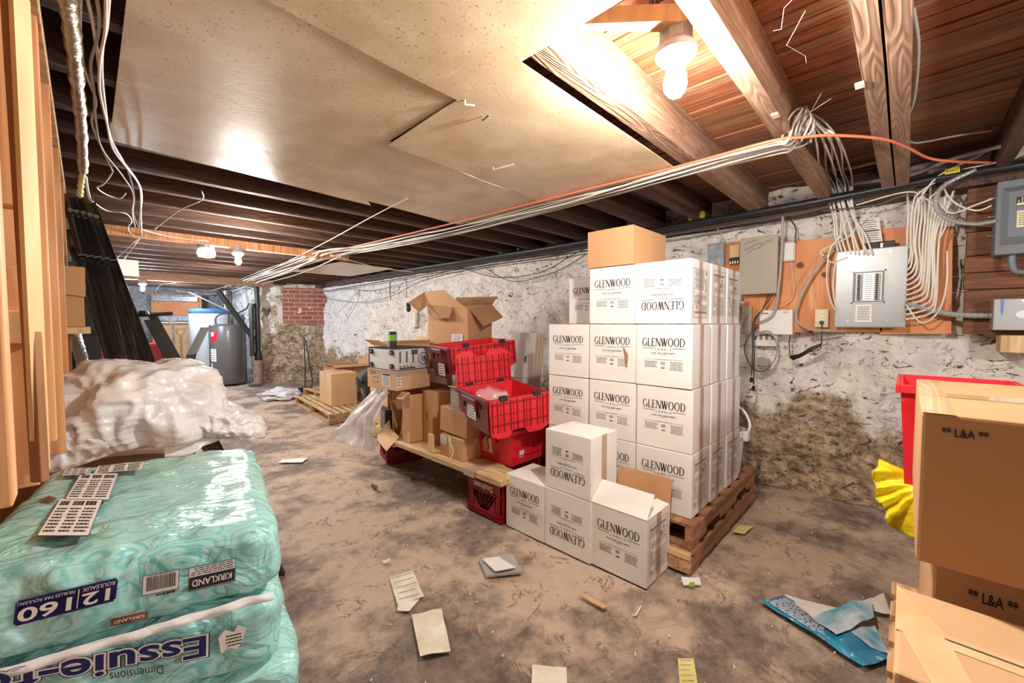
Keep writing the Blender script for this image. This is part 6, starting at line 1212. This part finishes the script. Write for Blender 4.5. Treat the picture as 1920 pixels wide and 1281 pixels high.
flat('floor_paper', 'stained white sheet on the damp floor, the upper of the two near the middle', 'paper', [(730, 1085), (774, 1073), (795, 1122), (745, 1137)], m_paper, lines=5)
flat('floor_paper', 'larger torn stained sheet with a folded top, below the upper stained sheet', 'paper', [(772, 1158), (828, 1147), (845, 1224), (788, 1237)], m_paper, curl=.012)
flat('floor_paper', 'small torn brown-edged scrap just under the upper stained sheet', 'paper', [(748, 1133), (787, 1128), (768, 1150), (744, 1148)], m_paper, curl=.012)
flat('floor_paper', 'white sheet at the bottom edge of the picture, left of the yellow slip', 'paper', [(998, 1251), (1062, 1256), (1064, 1300), (996, 1296)], m_paper)
flat('floor_paper', 'white paper lying alone on the dry floor beyond the towel packs', 'paper', [(531, 863), (578, 860), (566, 869), (521, 869)], m_label, lines=0)
flat('floor_tile', 'grey square tile with a white smear near the white cartons', 'tile', [(898, 1053), (961, 1043), (979, 1077), (912, 1085)], m_tile, th=.012, curl=.0)
flat('tile_smear', 'white plastic film smeared on the grey square tile', 'film', [(905, 1056), (935, 1050), (968, 1072), (928, 1079)], m_label, curl=.006, z=.016)
flat('yellow_slip', 'yellow printed slip at the bottom edge of the picture', 'paper', [(1271, 1238), (1300, 1240), (1310, 1300), (1275, 1300)], m_yslip, lines=6)
flat('yellow_slip', 'yellow slip lying beside the pallet corner', 'paper', [(1388, 986), (1412, 989), (1396, 1004), (1374, 1000)], m_yslip, lines=0)
flat('white_scrap', 'small white scrap with a green edge in front of the pallet', 'scrap', [(1277, 1086), (1311, 1087), (1315, 1101), (1281, 1100)], m_pcb, th=.006)
flat('green_clip', 'tiny dark green clip at the edge of the small white scrap', 'clip', [(1292, 1097), (1302, 1097), (1302, 1104), (1292, 1104)], m_green, th=.008)
flat('wood_strip', 'pale rounded wood strip lying in front of the open white carton', 'wood strip', [(1085, 1119), (1100, 1120), (1141, 1142), (1131, 1147)], m_kraft_l, th=.005)
flat('small_chip', 'dark chip of wood on the dry floor left of the milk crate', 'chip', [(697, 911), (708, 916), (706, 920), (696, 915)], m_cabd, th=.012)
flat('paper_scrap', 'small beige scrap above the upper stained sheet', 'paper', [(716, 1054), (732, 1050), (730, 1056), (720, 1060)], m_paper)
flat('paper_scrap', 'thin white sliver on the floor right of the wood strip', 'paper', [(1190, 1155), (1201, 1139), (1203, 1141), (1193, 1158)], m_paper)
t = thing('torn_blue_package', 'torn blue printed packaging film crumpled on the floor at lower right', 'plastic bag')
P = [Z(u, v, .005) for u, v in ((1425, 1132), (1468, 1120), (1672, 1238), (1618, 1256))]; mb = MB(); n = 16; vs = []
for j in range(n+1):
    for i in range(n+1):
        s, q = i/n, j/n; p = (P[0]*(1-s)+P[3]*s)*(1-q)+(P[1]*(1-s)+P[2]*s)*q; vs.append(p+U0*(.006+.012*(.5+noise.noise(p*11))))
mb.add(vs, [(j*(n+1)+i, j*(n+1)+i+1, (j+1)*(n+1)+i+1, (j+1)*(n+1)+i) for j in range(n) for i in range(n)], 0)
for q in range(9): tt = .12+.08*q; O = P[0]*(1-tt)+P[1]*tt+U0*.020; R = (P[3]*(1-tt)+P[2]*tt)-(P[0]*(1-tt)+P[1]*tt); mb.lines(O, R, (P[1]-P[0])*.05, .04, .60, 0, 1, 1, 1, .8)
obj('blue_sheet', mb, [m_bluebag, m_label], t, smooth=True)
def crumple(nm, px, hs, mat, n=14, a=.02):
    P = [Z(u, v, 0)+U0*h for (u, v), h in zip(px, hs)]; mb = MB(); vs = []
    for j in range(n+1):
        for i in range(n+1):
            s, q = i/n, j/n; p = (P[0]*(1-s)+P[1]*s)*(1-q)+(P[3]*(1-s)+P[2]*s)*q; vs.append(p+U0*(a*(.5+noise.noise(p*13))))
    mb.add(vs, [(j*(n+1)+i, j*(n+1)+i+1, (j+1)*(n+1)+i+1, (j+1)*(n+1)+i) for j in range(n) for i in range(n)]); obj(nm, mb, mat, t, smooth=True)
crumple('folded_fold', [(1520, 1172), (1632, 1148), (1638, 1182), (1567, 1203)], [.03, .06, .05, .02], m_bags)
crumple('white_inside', [(1470, 1120), (1585, 1155), (1522, 1172), (1490, 1140)], [.012, .02, .03, .015], m_label, a=.01)
crumple('white_tip', [(1618, 1142), (1656, 1122), (1672, 1160), (1632, 1156)], [.03, .02, .01, .03], m_paper, a=.01)
crumple('light_inside', [(1590, 1192), (1640, 1185), (1668, 1232), (1630, 1222)], [.02, .02, .01, .015], m_bags, a=.012)
rnd = random.Random(3)
mb = MB()
for k in range(420):
    x, y = rnd.uniform(.2, 3.5), rnd.uniform(.1, 6)
    r = rnd.uniform(.003, .010); mb.tube([(x, y, .0), (x+r, y+r*rnd.uniform(-1, 1), .004)], r*.45, 4)
o = obj('floor_debris', mb, [m_paper]); o['kind'] = 'stuff'; tag(o, 'fine pale grit and chips scattered over the dirty floor', 'debris')
# cobwebs and dangling threads
for k, w in enumerate([[(1510, 20), (1475, 85), (1510, 105), (1512, 118)], [(1485, 0), (1470, 15), (1465, 55), (1450, 58)], [(1540, 175), (1520, 210), (1558, 185)]]):
    mb = MB(); mb.tube([Z(u, v, 2.2) for u, v in w], .0007, 4); tag(obj('dangling_thread', mb, m_web), ['longest crooked cobweb thread hanging between the lamp joist and doubled joist', 'short cobweb thread at the top of the picture right of the lamp', 'cobweb thread above the looped cables'][k], 'cobweb')
for k, (u, v) in enumerate(((1612, 158), (1454, 215), (1452, 262), (1550, 275))):
    if k < 2: p = Z(u, v, 2.148); mb = MB(); mb.box(p.x-.02, p.x+.02, p.y-.013, p.y+.013, 2.14, 2.149); tag(obj('joist_tag', mb, m_label if k == 0 else m_kraft_l, bevel=.002), ['small white staple tag on the doubled joist', 'small wooden tab beside the looped cables'][k], 'tag')
